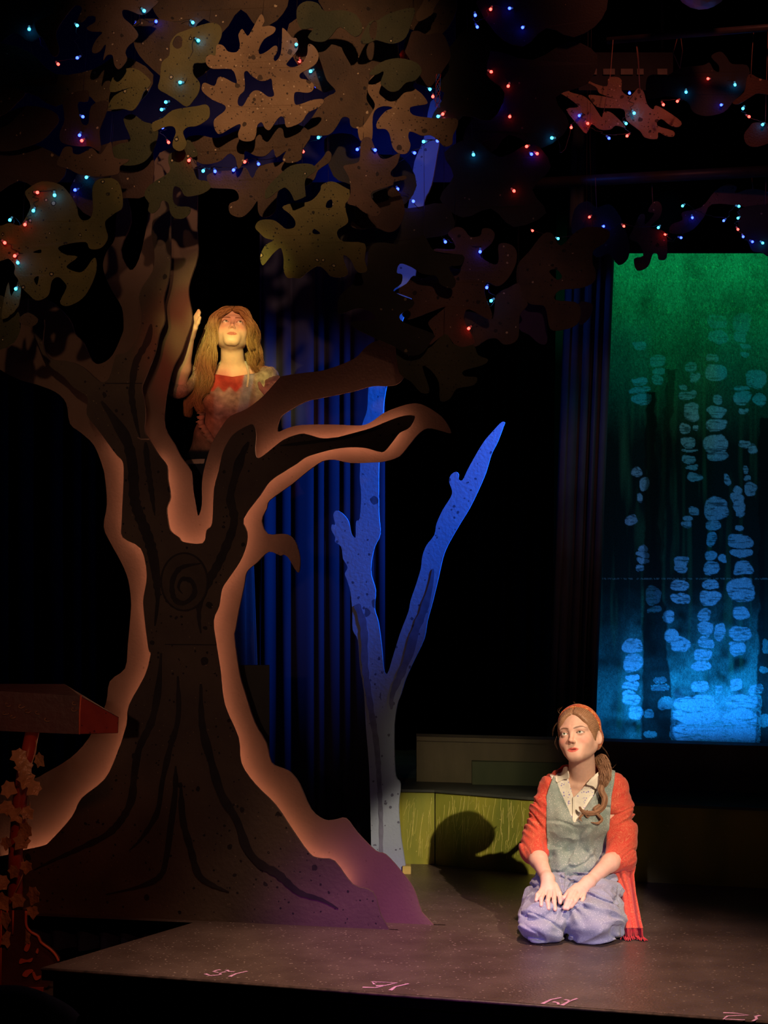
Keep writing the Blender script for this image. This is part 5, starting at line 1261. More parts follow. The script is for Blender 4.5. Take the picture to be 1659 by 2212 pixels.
def body(p):
    d = torso(p)
    d = smin(d, chain(p, [(shL, .044), (elL, .037)], 0), .03); d = smin(d, chain(p, [(shR, .044), (elR, .037)], 0), .03)
    for el_, wr_ in ((elL, wrL), (elR, wrR)):
        md = tuple(A3(el_) * .62 + A3(wr_) * .38 + A3((0, 0, .004)))
        d = smin(d, chain(p, [(el_, .028), (md, .0335), (wr_, .0225)], .02), .012)
    d = smin(d, hand_sdf(p, wrL, palL, digL), .012); d = smin(d, hand_sdf(p, wrR, palR, digR), .012)
    # neck and head
    d = smin(d, rc(p, hw((0, .020, -.050)), NB, .049, .054), .03)
    nk = A3(hw((0, -.02, -.085)))
    near = np.linalg.norm(p - HC, axis=1) < .17
    if near.any():
        d[near] = smin(d[near], head_sdf(hq(p[near]), .0022), .012)
    # collar bones and throat
    d = smin(d, rc(p, K(1248, 1698, 7.640), K(1205, 1690, 7.665), .008, .007), .016)
    d = smin(d, rc(p, K(1260, 1698, 7.640), K(1305, 1688, 7.665), .008, .007), .016)
    # hidden thighs and shins
    d = np.minimum(d, chain(p, [(K(1210, 1915, 7.74), .085), (K(1175, 1990, 7.37), .055)]))
    d = np.minimum(d, chain(p, [(K(1290, 1915, 7.74), .085), (K(1278, 1990, 7.37), .055)]))
    return d
def body_col(v):
    q = hq(v); col = np.tile(A3(SKIN), (len(v), 1))
    nr = np.linalg.norm(q, axis=1) < .16
    hc = head_colors(q[nr], SKIN, (0.58, 0.09, 0.08), (0.12, 0.055, 0.03), .5, (0.30, 0.15, 0.11)); col[nr] = hc
    # warmer knuckles and fingertips
    tips = [dg[-1][0] for dg in digL + digR] + [dg[0][0] for dg in digL[:4] + digR[:4]]
    w = np.zeros(len(v))
    for t in tips: w = np.maximum(w, np.exp(-(np.linalg.norm(v - A3(t), axis=1) / .011) ** 2))
    col = col * (1 - .45 * w[:, None]) + .45 * w[:, None] * A3((0.72, 0.32, 0.27))
    for dg in digL + digR:      # finger nails
        t = A3(dg[-1][0]) + A3((0, -.004, .0045)); g = np.linalg.norm((v - t) / A3((.0052, .006, .0055)), axis=1) < 1
        col[g] = col[g] * .6 + A3((0.85, 0.55, 0.48)) * .4
    return col
M_skin = skin_mat('fair_skin')
kbody = sdf_mesh('body', body, (.42, 7.20, .03), (1.06, 7.90, .93), .0024, M_skin, kn, body_col)
M_eye = eye_mat('eye_gloss', None)
eyeballs(HC, HR, (.12, -1, .26), (.12, .15, .09), kbody, M_eye)
# hair: parted, swept back under the scarf
H1c, H2c = (0.15, 0.070, 0.034), (0.44, 0.25, 0.14)
def kcap(q, t): return smin(ell(q, (0, .014, .034), (.071 + t, .090 + t, .079 + t)), ell(q, (0, .0, -.01), (.060 + t, .072 + t, .075 + t)), .03)
def khair(p):
    q = hq(p); m = both(q)
    d = kcap(q, .0080) + .0011 * np.sin(70 * np.arctan2(q[:, 2] - .02 - q[:, 1] * .3, m[:, 0] + .02) + 8 * vnoise(q * 30)) - .0060 * np.exp(-((m[:, 0] - .045) / .03) ** 2 - ((q[:, 2] - .05) / .05) ** 2)
    d = d + .006 * np.exp(-(q[:, 0] / .004) ** 2) * (q[:, 1] < .03)
    hl = -.073 + (.073 - q[:, 2]) * .60 + .010 * np.cos(m[:, 0] * 60)
    d = smax(d, (hl - q[:, 1]) * .8, .008)
    d = smax(d, -ell(m, (.078, .020, -.016), (.020, .024, .032)), .004)
    d = smax(d, -(q[:, 2] + .060), .01)
    return d
def khair_col(v):
    q = hq(v); m = both(q)
    s = np.sin(110 * np.arctan2(q[:, 2] - .02 - q[:, 1] * .3, m[:, 0] + .02) + 9 * vnoise(q * 45)) * .5 + .5
    s = np.clip(s * .8 + .3 * vnoise(q * 160), 0, 1)
    return A3(H1c) * (1 - s[:, None]) + s[:, None] * A3(H2c)
M_hair = hair_mat('brown_hair', H1c, H2c)
def around(c, r): return tuple(A3(c) - r), tuple(A3(c) + r)
lo_, hi_ = around(HC, .15)
sdf_mesh('hair', khair, lo_, hi_, .0026, M_hair, kbody, khair_col)
def kscarf(p):
    q = hq(p); m = both(q)
    fold = np.abs(fbm(np.stack([q[:, 0] * 9, q[:, 1] * 42 + q[:, 2] * 26, q[:, 2] * 10], 1), 2) - .5)
    d = kcap(q, .0145)
    d = smin(d, ell(q, (.005, .100, .0), (.064, .050, .062)), .03)
    d = d + .012 * (fold - .12)
    hl = -.036 + (.112 - q[:, 2]) * .66
    d = smax(d, (hl - q[:, 1]) * .85, .004)
    d = smax(d, -(q[:, 2] + .062 + .2 * np.clip(.06 - q[:, 1], -.1, .1)), .006)
    return d
M_scarf = cloth('scarf_red_gold', (0.52, 0.055, 0.03), (0.56, 0.12, 0.04), pattern=dict(scale=26, freq=30, color=(0.74, 0.36, 0.11), lo=.45, hi=.9))
sdf_mesh('headscarf', kscarf, tuple(A3(HC) - .165), tuple(A3(HC) + .19), .0028, M_scarf, kbody)
# ponytail over her left shoulder, loose curls at the end
rk = random.Random(21)
T_ = lambda x, y, Y: K(x, y, Y)
paths = []
paths += lock([T_(1292, 1634, 7.66), T_(1303, 1650, 7.635), T_(1308, 1668, 7.61), T_(1306, 1686, 7.60), T_(1300, 1700, 7.595)], 420, .030, rk, .007, 2.4, 6, .55, 4.5)
paths += lock([T_(1302, 1690, 7.60), T_(1299, 1708, 7.59), T_(1306, 1724, 7.585), T_(1302, 1742, 7.580), T_(1288, 1754, 7.578), T_(1270, 1758, 7.578), T_(1256, 1752, 7.578), T_(1252, 1742, 7.578)], 200, .014, rk, .003, 1.4, 6, .5)
paths += lock([T_(1296, 1738, 7.582), T_(1284, 1748, 7.578), T_(1292, 1760, 7.577), T_(1300, 1770, 7.577), T_(1292, 1778, 7.576), T_(1277, 1777, 7.576)], 80, .0065, rk, .001, 1.0, 6, .3)
paths += lock([T_(1275, 1752, 7.578), T_(1258, 1760, 7.577), T_(1252, 1768, 7.577), T_(1258, 1774, 7.576)], 14, .005, rk, .001, 1.0, 6, .3)
paths += lock([T_(1270, 1750, 7.578), T_(1264, 1758, 7.577), T_(1270, 1766, 7.577), T_(1276, 1760, 7.577)], 10, .004, rk, .001, 1.0, 6, .3)
strands('ponytail', paths, .00065, M_hair, kbody, H1c, H2c, rk)
wisps = []
for (a, b_, c_) in (((1205, 1560), (1196, 1575), (1194, 1592)), ((1212, 1545), (1206, 1535), (1215, 1527)), ((1236, 1532), (1243, 1524), (1238, 1516)), ((1300, 1612), (1310, 1625), (1318, 1640)), ((1308, 1650), (1322, 1660), (1330, 1652)), ((1204, 1590), (1200, 1606), (1206, 1622)), ((1310, 1640), (1320, 1650), (1316, 1665))):
    for q in range(3):
        wisps.append([Vector(v) for v in smooth_poly([K(x + rk.uniform(-2, 2), y + rk.uniform(-2, 2), 7.60 + rk.uniform(-.02, .02)) for x, y in (a, b_, c_)], 5, False)])
tag(strands('loose_hair', wisps, .00022, M_hair, kbody, H1c, H2c, rk, 3), kind='stuff')

# ---- clothes
def line_side(px, py, a, b_):      # signed pixel distance left of a->b
    dx, dy = b_[0] - a[0], b_[1] - a[1]; l = math.hypot(dx, dy)
    return ((px - a[0]) * dy - (py - a[1]) * dx) / l
def vneck(p, L0, R0, ap, front=7.74):
    """negative inside the V (metres), only in front of the chest"""
    px, py = pxof(p)
    s = np.maximum(-line_side(px, py, L0, ap), line_side(px, py, R0, ap)) / 552.0
    return np.maximum(s, (p[:, 1] - front))
def blouse(p):
    d = np.abs(torso_s(p) - .005) - .0022
    px, py = pxof(p)
    neck = rc(p, hw((0, .020, -.050)), NB, .056, .062)
    d = np.minimum(d, np.abs(rc(p, K(1254, 1668, 7.675), NB, .060, .072)) - .0025)
    d = smax(d, -vneck(p, (1222, 1660), (1300, 1660), (1239, 1722)), .002)
    d = np.maximum(d, vneck(p, (1194, 1690), (1311, 1690), (1241, 1796)))
    d = np.maximum(d, (1654 + np.where(px < 1256, (px - 1226) * .12, (1300 - px) * .2) - py) / 552.0)
    return d
M_blouse = cloth('ivory_blouse', (0.90, 0.85, 0.70), (0.84, 0.79, 0.68), fleck=(0.36, 0.32, 0.62), fscale=120, th=.42, mott=6)
M_ivory = cloth('ivory_collar', (0.82, 0.77, 0.64), (0.78, 0.72, 0.60))
lo_, hi_ = (.50, 7.56, .20), (1.0, 7.83, .72)
sdf_mesh('blouse', blouse, lo_, hi_, .0032, M_blouse, kbody, None, 1)
def pin_base(p):
    q = p
    d = torso_s(p) - .017
    fo = fbm(np.stack([p[:, 0] * 15, p[:, 1] * 8, p[:, 2] * 5 + p[:, 0] * 6], 1), 2) - .5
    d = smin(d, ell(p, K(1246, 1868, 7.675), (.118, .088, .050)), .04)
    lowm = np.clip((.62 - p[:, 2]) / .25, 0, 1)
    dsp = .042 * fo * (.25 + lowm) + .026 * (np.abs(fbm(np.stack([p[:, 0] * 11 - p[:, 2] * 9, p[:, 1] * 5, p[:, 2] * 13 + p[:, 0] * 4], 1), 2) - .5) - .1) * (.3 + lowm)
    cr_ = np.exp(-((fbm(np.stack([p[:, 0] * 5 + p[:, 2] * 7, p[:, 1] * 4, p[:, 2] * 9 - p[:, 0] * 6], 1), 2) - .5) / .035) ** 2)
    d = d + np.minimum(dsp, .006) + .006 * cr_ * (.25 + lowm)
    # gathers fanning out above the waist
    d = d + .0035 * np.sin(p[:, 0] * 190 + 3 * fo * 8) * np.clip((.245 - p[:, 2]) / .05, 0, 1)
    return d
def pinafore(p):
    px, py = pxof(p)
    ts = torso_s(p); d = np.maximum(np.minimum(pin_base(p), ts - .008), -(ts - .003))
    d = smax(d, -vneck(p, (1203, 1690), (1302, 1690), (1241, 1779)), .002)
    d = np.maximum(d, (py - 1898 - 4 * np.sin(px * .35)) / 552.0)
    d = np.maximum(d, (1662 - py) / 552.0)
    d = np.maximum(d, -np.maximum(np.abs(px - 1256) / 552. - (44 / 552.), (py - 1700) / 552.))      # neck hole at the back
    el = np.interp(py, [1655, 1690, 1720, 1780, 1840, 1880], [1204, 1190, 1180, 1180, 1182, 1176]); er = np.interp(py, [1655, 1690, 1720, 1780, 1830, 1880], [1330, 1327, 1321, 1317, 1316, 1316])
    d = np.maximum(d, np.maximum(el - px, px - er) / 552.)
    d = np.maximum(d, p[:, 1] - 7.77)
    return d
M_pin = cloth('flecked_cloth_green_tint', (0.22, 0.29, 0.25), (0.27, 0.32, 0.31), fleck=(0.46, 0.49, 0.45), fscale=230, th=.40, mott=5)  # grey cloth with the green cast of the stage light in its colour
sdf_mesh('pinafore', pinafore, (.47, 7.52, .16), (1.03, 7.84, .66), .0033, M_pin, kbody, None, 1)
# bloomers
def bloomers(p):
    def leg(hx, kx, r0, r1, s, kb, sx):
        d = chain(p, [(K(hx, 1915, 7.74), r0), (K((hx + kx) / 2, 1945, 7.55), (r0 + r1) * .53), (K(kx, 1985, 7.365), r1)], .05)
        d = smin(d, chain(p, [(K(kx + sx * .3, 2003, 7.37), kb), (K(kx + sx, 2006, 7.56), kb * 1.02), (K(kx + sx * .9, 1990, 7.85), kb * .9)], .04), .035)
        return d
    a = leg(1212, 1174, .095, .082, -1, .070, 2); b_ = leg(1288, 1277, .105, .098, 1, .076, 30)
    a = a - .014 * np.exp(-((p[:, 2] - .06) / .05) ** 2); b_ = b_ - .020 * np.exp(-((p[:, 2] - .06) / .05) ** 2)
    w = vnoise(p * 7 + 3.1) * 2 - 1
    ax = A3(K(1225, 1945, 7.33)); rel = p - ax; ang = np.arctan2(rel[:, 2], rel[:, 0]); dist = np.linalg.norm(rel[:, [0, 2]], axis=1)
    f1 = np.abs(fbm(np.stack([p[:, 0] * 7 + w, p[:, 1] * 9 + p[:, 2] * 5, p[:, 2] * 20 + w * 1.3], 1), 2) - .5)
    f2 = np.sin(ang * 11 + 3 * w) * np.exp(-((dist - .05) / .055) ** 2)
    d = smin(a, b_, .010)
    d = smin(d, ell(p, K(1248, 1905, 7.74), (.165, .12, .07)), .05)
    cr_ = np.exp(-((fbm(np.stack([p[:, 0] * 6 + w * .6, p[:, 1] * 7 + p[:, 2] * 3, p[:, 2] * 15 + p[:, 0] * 5], 1), 2) - .5) / .04) ** 2)
    d = d + .070 * (f1 - .13) + .0055 * f2 + .011 * cr_
    low = np.clip((.13 - p[:, 2]) / .08, 0, 1)
    d = d + .007 * low * np.sin(p[:, 2] * 95 + 5 * w + p[:, 0] * 22)
    d = smax(d, -(p[:, 2] - .003), .012)
    px, py = pxof(p)
    d = np.maximum(d, (1884 - py) / 552.)
    return d
M_bloom = cloth('flecked_cloth_lavender_tint', (0.25, 0.27, 0.36), (0.23, 0.28, 0.30), fleck=(0.48, 0.50, 0.55), fscale=230, th=.36, mott=4)  # the pinafore's cloth again, with the lavender light tinted into its colour
sdf_mesh('bloomers', bloomers, (.45, 7.17, -.01), (1.08, 8.02, .32), .0036, M_bloom, kbody, None, 1)
# collar flaps and button band laid on the blouse
def drape(name, poly, f, Y0_, off, mat, parent, step=.9, thick=.003, bulge=0.0):
    xs = [q[0] for q in poly]; ys = [q[1] for q in poly]
    gx_ = np.arange(min(xs), max(xs) + step, step); gy_ = np.arange(min(ys), max(ys) + step, step)
    X, Yg = np.meshgrid(gx_, gy_); ins = np.array([inside(poly, a, b_) for a, b_ in zip(X.ravel(), Yg.ravel())]).reshape(X.shape)
    ray = np.stack([(X.ravel() - W_PX / 2) / FPX, np.ones(X.size), -(Yg.ravel() - HOR) / FPX], 1)
    t = np.full(X.size, Y0_); o = np.array((0, 0, EYE))
    for _ in range(40):
        t = t + np.clip(f((o + ray * t[:, None]).astype(np.float32)), -.02, .02) * .9
    t = t - off
    V = o + ray * t[:, None]
    idx = -np.ones(X.size, int); keep = np.where(ins.ravel())[0]; idx[keep] = np.arange(len(keep)); I = idx.reshape(X.shape)
    q = np.stack([I[:-1, :-1], I[1:, :-1], I[1:, 1:], I[:-1, 1:]], -1).reshape(-1, 4); q = q[(q >= 0).all(1)]
    ob = mesh(name, V[keep], q, mat, parent, True)
    s = ob.modifiers.new('cloth', 'SOLIDIFY'); s.thickness = thick; s.offset = -1
    return ob
bl_out = lambda p: smin(torso_s(p) - .009, rc(p, K(1254, 1668, 7.675), NB, .063, .076), .03)
drape('collar', smooth_poly([(1206, 1664), (1223, 1655), (1227, 1664), (1229, 1681), (1216, 1684), (1203, 1691), (1199, 1680)], 4), bl_out, 7.50, .006, M_ivory, kbody)
drape('collar', smooth_poly([(1266, 1695), (1280, 1699), (1294, 1708), (1304, 1685), (1313, 1660), (1308, 1656), (1288, 1671), (1274, 1684)], 4), bl_out, 7.50, .007, M_ivory, kbody)
drape('button_band', [(1236, 1722), (1242, 1722), (1243, 1778), (1237, 1776)], bl_out, 7.50, .004, M_ivory, kbody)

# ---- shawl
def shawl_solid(p):
    l = chain(p, [(K(1224, 1676, 7.745), .040), (K(1196, 1700, 7.705), .048), (K(1178, 1745, 7.69), .052), (K(1164, 1800, 7.68), .054), (K(1154, 1838, 7.655), .052)], .03)
    r = chain(p, [(K(1302, 1674, 7.745), .040), (K(1324, 1702, 7.705), .052), (K(1333, 1745, 7.69), .060), (K(1340, 1800, 7.67), .062), (K(1338, 1850, 7.635), .064)], .03)
    r = smin(r, rc(p, K(1340, 1858, 7.64), K(1308, 1868, 7.570), .050, .044), .03)
    l = smin(l, rc(p, K(1152, 1836, 7.655), K(1162, 1852, 7.59), .050, .042), .03)
    b_ = ell(p, K(1258, 1740, 7.80), (.155, .045, .15))
    return smin(smin(l, r, .02), b_, .05)
def shawl(p):
    w = vnoise(p * 6 + 9) * 2 - 1
    px, py = pxof(p)
    side = np.where(p[:, 0] < P(1255, 1700, 7.7).x, 1.0, -1.0)
    diag = p[:, 2] * 46 + side * p[:, 0] * 34 + p[:, 1] * 12
    fo = np.abs(fbm(np.stack([diag * .55 + w, p[:, 0] * 6 * 1.0 + p[:, 2] * 4, p[:, 1] * 9], 1), 2) - .5)
    cr_ = np.exp(-((fbm(np.stack([diag * .30 + w, p[:, 0] * 4, p[:, 1] * 5], 1), 2) - .5) / .04) ** 2)
    d = shawl_solid(p) + .034 * (fo - .13) + .008 * cr_
    # lip of the turned-back cuffs
    for el_, wr_, rr in ((elL, wrL, .036), (elR, wrR, .038)):
        e2 = tuple(A3(el_) + (A3(wr_) - A3(el_)) * 1.6)
        d = smax(d, -rc(p, tuple(A3(el_) * .36 + A3(wr_) * .64), e2, rr, rr * 1.2), .006)
    d = smax(d, -(torso(p) - .014) * 1.0, .004) if False else d
    # front opening between the two edges
    el = np.interp(py, [1655, 1690, 1720, 1780, 1840, 1880], [1212, 1194, 1184, 1185, 1188, 1190]); er = np.interp(py, [1655, 1690, 1720, 1780, 1830, 1850, 1870, 1900], [1322, 1322, 1316, 1311, 1309, 1306, 1292, 1280])
    op = np.maximum(np.maximum(el - px, px - er) / 552., p[:, 1] - 7.745)
    d = smax(d, -op, .006)
    d = np.maximum(d, (1640 - py) / 552.)
    return d
M_shawl = cloth('red_paisley_wool', (0.56, 0.055, 0.038), (0.50, 0.075, 0.045), pattern=dict(scale=20, freq=60, color=(0.58, 0.14, 0.075), lo=.2, hi=1.0), mott=9)
sdf_mesh('shawl', shawl, (.42, 7.50, .20), (1.10, 7.90, .72), .0035, M_shawl, kbody, None, 1)
# hanging end of the shawl and its fringe
def tailp(u, v):
    py = 1872 + (2006 - 1872) * v
    xl = np.interp(py, [1872, 1890, 1930, 1990, 2006], [1306, 1318, 1340, 1347, 1347]); xr = np.interp(py, [1872, 1890, 1930, 1990, 2006], [1374, 1370, 1374, 1384, 1388])
    px = xl + (xr - xl) * u
    Yb = np.interp(v, [0, .3, 1], [7.63, 7.56, 7.39]) + .014 * math.sin(u * 9 + v * 2.2) * (1 - .4 * v) + .010 * math.sin(u * 17 + 1)
    return Vector(K(px, py, Yb))
k1, k2 = 40, 60; vs = [tailp(i / k1, j / k2) for j in range(k2 + 1) for i in range(k1 + 1)]
fs = [(j * (k1 + 1) + i, j * (k1 + 1) + i + 1, (j + 1) * (k1 + 1) + i + 1, (j + 1) * (k1 + 1) + i) for j in range(k2) for i in range(k1)]
tl = mesh('shawl_end', vs, fs, M_shawl, kbody, True); s_ = tl.modifiers.new('cloth', 'SOLIDIFY'); s_.thickness = .004
fr = []
for i in range(34):
    a = tailp(i / 33, 1.0); dx = rk.uniform(-.006, .008) + .010 * (i / 33 - .3)
    pts = [a, a + Vector((dx * .4, rk.uniform(-.004, .004), -.025)), Vector((a.x + dx, a.y + rk.uniform(-.008, .004), .014)), Vector((a.x + dx * 1.6 + rk.uniform(-.006, .010), a.y - rk.uniform(.004, .02), .004))]
    fr.append(tube_geo([Vector(q) for q in smooth_poly([tuple(q) for q in pts], 4, False)], [.0014] * 9 + [.0026] * 2 + [.0022] * 2, 5))
vs, fs = merge(fr); mesh('fringe', vs, fs, cloth('fringe_red', (0.52, 0.03, 0.04), (0.42, 0.025, 0.03)), kbody, True)
# ================================================================ WOMAN IN THE TREE
tw_p = empty('person', (P(470, 1400, 8.40).x, 8.42, TZ), 'long haired woman in lace bodice looking up from the fork of the brown tree', 'person')
UC = A3(K(502, 716, 8.20))
UR = np.array(Matrix.Rotation(math.radians(5), 3, 'Z') @ Matrix.Rotation(math.radians(-25), 3, 'X') @ Matrix.Rotation(math.radians(3), 3, 'Y'), np.float32)
def uq(p):
    q = (p - UC) @ UR / .93; q[:, 2] = np.where(q[:, 2] < 0, q[:, 2] / .93, q[:, 2]); return q
def uw(v): return tuple(A3(v) * .93 @ UR.T + UC)
UNB = K(503, 794, 8.27)
ushL = K(424, 806, 8.28); uelL = K(384, 838, 8.14); uwrL = K(409, 722, 8.02)
ushR = K(572, 812, 8.28); uelR = K(574, 900, 8.20); uwrR = K(592, 842, 7.95)
udL = [D((413, 704, 8.00, .0090), (418, 690, 7.985, .0085), (425, 679, 7.975, .0068)),
       D((416, 703, 7.995, .0092), (422, 688, 7.98, .0085), (429, 671, 7.97, .0070)),
       D((419, 705, 7.99, .0092), (426, 690, 7.975, .0085), (431, 675, 7.965, .0068)),
       D((421, 709, 7.985, .0088), (428, 697, 7.97, .0080), (432, 686, 7.96, .0065)),
       D((408, 712, 8.01, .0105), (407, 698, 8.0, .0092), (412, 687, 7.99, .0075))]
udR = [D((576, 838, 7.935, .0090), (577, 824, 7.915, .0085), (576, 829, 7.895, .0070)),
       D((584, 834, 7.930, .0092), (584, 820, 7.910, .0088), (582, 827, 7.890, .0072)),
       D((592, 832, 7.930, .0092), (592, 817, 7.910, .0088), (590, 824, 7.888, .0072)),
       D((599, 832, 7.935, .0090), (600, 815, 7.915, .0085), (597, 823, 7.893, .0070)),
       D((574, 850, 7.94, .0105), (564, 838, 7.92, .0092), (560, 828, 7.91, .0078))]
def utorso(p):
    d = ell(p, K(500, 855, 8.29), (.130, .088, .125))
    d = smin(d, ell(p, K(500, 815, 8.29), (.145, .068, .050)), .05)
    for x in (474, 526): d = smin(d, ell(p, K(x, 864, 8.225), (.052, .046, .050)), .04)
    d = smin(d, ell(p, K(478, 945, 8.32), (.105, .078, .10)), .06)
    d = smin(d, ell(p, K(470, 1010, 8.36), (.145, .11, .09)), .06)
    return d
def ubody(p):
    d = utorso(p)
    d = smin(d, chain(p, [(ushL, .043), (uelL, .036)], 0), .03); d = smin(d, chain(p, [(ushR, .043), (uelR, .036)], 0), .03)
    for e_, w_ in ((uelL, uwrL), (uelR, uwrR)):
        md = tuple(A3(e_) * .62 + A3(w_) * .38)
        d = smin(d, chain(p, [(e_, .034), (md, .034), (w_, .0225)], .02), .012)
    d = smin(d, hand_sdf(p, uwrL, [(dg[0][0], .0115) for dg in udL[:4]], udL, .024), .010)
    d = smin(d, hand_sdf(p, uwrR, [(dg[0][0], .0115) for dg in udR[:4]], udR, .024), .010)
    d = smin(d, rc(p, uw((0, .022, -.050)), UNB, .046, .052), .03)
    d = smin(d, rc(p, K(496, 800, 8.235), K(452, 803, 8.25), .007, .006), .015); d = smin(d, rc(p, K(508, 800, 8.235), K(552, 804, 8.25), .007, .006), .015)
    near = np.linalg.norm(p - UC, axis=1) < .17
    if near.any(): d[near] = smin(d[near], head_sdf(uq(p[near]), .0009, -.001) * .93, .012)
    return d
def ubody_col(v):
    q = uq(v); col = np.tile(A3((0.74, 0.50, 0.39)), (len(v), 1)); nr = np.linalg.norm(q, axis=1) < .16
    col[nr] = head_colors(q[nr], (0.74, 0.50, 0.39), (0.48, 0.14, 0.12), (0.15, 0.075, 0.04), .35, (0.36, 0.20, 0.14))
    return col
ub = sdf_mesh('body', ubody, (-1.02, 7.84, 1.84), (-.38, 8.44, 2.52), .0028, M_skin, tw_p, ubody_col)
eyeballs(UC, UR, (.28, -1, .22), (.12, .17, .12), ub, M_eye, .93)
# dress
def udress(p):
    px, py = pxof(p)
    fo = fbm(np.stack([p[:, 0] * 16, p[:, 1] * 9, p[:, 2] * 7], 1), 2) - .5
    base_ = smin(smin(utorso(p), chain(p, [(ushL, .043), (uelL, .036)], 0), .03), chain(p, [(ushR, .043), (uelR, .036)], 0), .03)
    d = base_ - .012 + .012 * fo
    # neckline
    nl = 806 + 8 * np.clip(1 - np.abs(px - 502) / 50, 0, 1)
    d = np.maximum(d, (nl - py) / 512. + .0 * px)
    # puffed sleeve on the raised arm
    w = np.arctan2(p[:, 2] - ushL[2], p[:, 0] - ushL[0])
    sl = ell(p, K(404, 806, 8.22), (.066, .070, .058)) + .006 * np.sin(w * 22 + 4 * fo)
    d = smin(d, sl, .02)
    d = smin(d, ell(p, K(578, 822, 8.27), (.050, .062, .070)) + .004 * fo, .02)
    return np.maximum(d, P(0, 992, 8.30).z - p[:, 2])
def udress_col(v):
    px, py = pxof(v); n = len(v)
    lace = fbm(v * 60, 2); col = np.tile(A3((0.36, 0.25, 0.20)), (n, 1)) * (.75 + .5 * lace)[:, None]
    sg = lambda x: 1 / (1 + np.exp(-np.clip(x, -30, 30) / 1.2))
    def put(w, c):
        nonlocal col
        col = col * (1 - w[:, None]) + w[:, None] * c
    lw_ = lace[:, None]
    put(sg(842 + 5 * np.sin(px * .25) - py) * sg(px - 452) * sg(545 - px), A3((0.55, 0.10, 0.07)))
    put(sg(py - 842 - 5 * np.sin(px * .25)) * sg(900 - py + 20 * (lace - .5)) * sg(px - 456) * sg(532 - px), A3((0.50, 0.42, 0.38)) * (.55 + .9 * lw_))
    put(sg(11 - np.abs(px - np.interp(py, [800, 850, 900], [541, 531, 522]))) * sg(py - 800) * sg(905 - py), A3((0.36, 0.37, 0.46)))
    put(sg(440 - px) * sg(845 - py), A3((0.48, 0.36, 0.26)))
    put(sg(px - 552), A3((0.42, 0.36, 0.28)) * (.45 + 1.1 * lw_))
    put(sg(462 - px) * sg(py - 850), A3((0.40, 0.22, 0.15)) * (.6 + .8 * lw_))
    put(sg(py - 972), A3((0.02, 0.022, 0.035)))
    return col
M_dress = paint('lace_dress', (1, 1, 1), None, 30, 0.8, attr='paint', bump=.5, bscale=140)
sdf_mesh('dress', udress, (-1.03, 8.03, 1.80), (-.40, 8.46, 2.25), .0036, M_dress, ub, udress_col, 1)
# floor-length dark skirt reaching the tower platform
vs, fs = [], []
zt = P(0, 985, 8.30).z; kk = 96
for j in range(13):
    t = j / 12; z = zt + (TZ + .002 - zt) * t; r0 = np.interp(t, [0, .12, 1], [.098, .135, .175]); cxs = np.interp(t, [0, 1], [P(474, 985, 8.31).x, -.735]); cys = np.interp(t, [0, 1], [8.33, 8.46])
    for i in range(kk):
        a = 2 * math.pi * i / kk; rr = r0 + .014 * t * math.sin(a * 14 + .8 * math.sin(a * 3))
        vs.append((cxs + rr * math.cos(a), cys + rr * .85 * math.sin(a), z))
for j in range(12):
    for i in range(kk): fs.append((j * kk + i, j * kk + (i + 1) % kk, (j + 1) * kk + (i + 1) % kk, (j + 1) * kk + i))
fs.append(tuple(range(kk)))
mesh('skirt', vs, fs, cloth('navy_skirt', (0.02, 0.022, 0.035), (0.03, 0.03, 0.045)), ub, True)
# straps of the pale halter over the shoulders
M_strap = cloth('pale_strap', (0.55, 0.48, 0.40), (0.5, 0.43, 0.36))
ubo = lambda p: np.minimum(utorso(p) - .013, ubody(p))
for pts, w in (([(474, 782), (466, 796), (459, 812), (455, 830)], 4.5), ([(530, 780), (535, 796), (537, 812), (534, 836)], 5)):
    c = smooth_poly(pts, 4, False); poly = [(x - w / 2, y) for x, y in c] + [(x + w / 2, y) for x, y in reversed(c)]
    drape('strap', poly, ubo, 8.05, .003, M_strap, ub, .8)
# ruffled lace edge hanging down at the left of the bodice
ru = []
for i in range(60):
    t = i / 59; x0 = np.interp(t, [0, .5, 1], [432, 426, 452]); y0 = 872 + 82 * t
    a = Vector(K(x0 + 14, y0, 8.235)); b_ = Vector(K(x0 + 3 * math.sin(i * .9) + 2 * math.sin(i * 2.3), y0 + 3, 8.222 + .006 * math.sin(i * .8)))
    ru.append((a, b_))
vs = []; fs = []
for a, b_ in ru: vs += [a, a.lerp(b_, .5) + Vector((0, -.006, 0)), b_]
for i in range(59):
    for j in range(2): fs.append((3 * i + j, 3 * i + 3 + j, 3 * i + 4 + j, 3 * i + 1 + j))
o = mesh('lace_ruffle', vs, fs, cloth('lace_ruffle', (0.42, 0.24, 0.17), (0.5, 0.3, 0.2)), ub, True); o.modifiers.new('t', 'SOLIDIFY').thickness = .002
# long wavy hair
U1, U2 = (0.14, 0.066, 0.026), (0.46, 0.28, 0.12)
def uhair(p):
    q = uq(p); m = both(q)
    d = kcap(q, .0115) + .0012 * np.sin(60 * np.arctan2(q[:, 2] - .02, m[:, 0] + .02) + 8 * vnoise(q * 30)) - .008 * np.exp(-((m[:, 0] - .055) / .03) ** 2)
    hl = -.070 + (.076 - q[:, 2]) * .62
    d = smax(d, (hl - q[:, 1]) * .8, .006)
    return smax(d, -(q[:, 2] + .085), .01)
def uhair_col(v):
    q = uq(v); m = both(q); s = np.clip((np.sin(120 * np.arctan2(q[:, 2] - .02, m[:, 0] + .02) + 9 * vnoise(q * 45)) * .5 + .5) * .8 + .3 * vnoise(q * 160), 0, 1)
    return A3(U1) * (1 - s[:, None]) + s[:, None] * A3(U2)
sdf_mesh('hair', uhair, tuple(UC - .15), tuple(UC + .16), .0030, M_hair, ub, uhair_col)
ru_ = random.Random(4); up = []
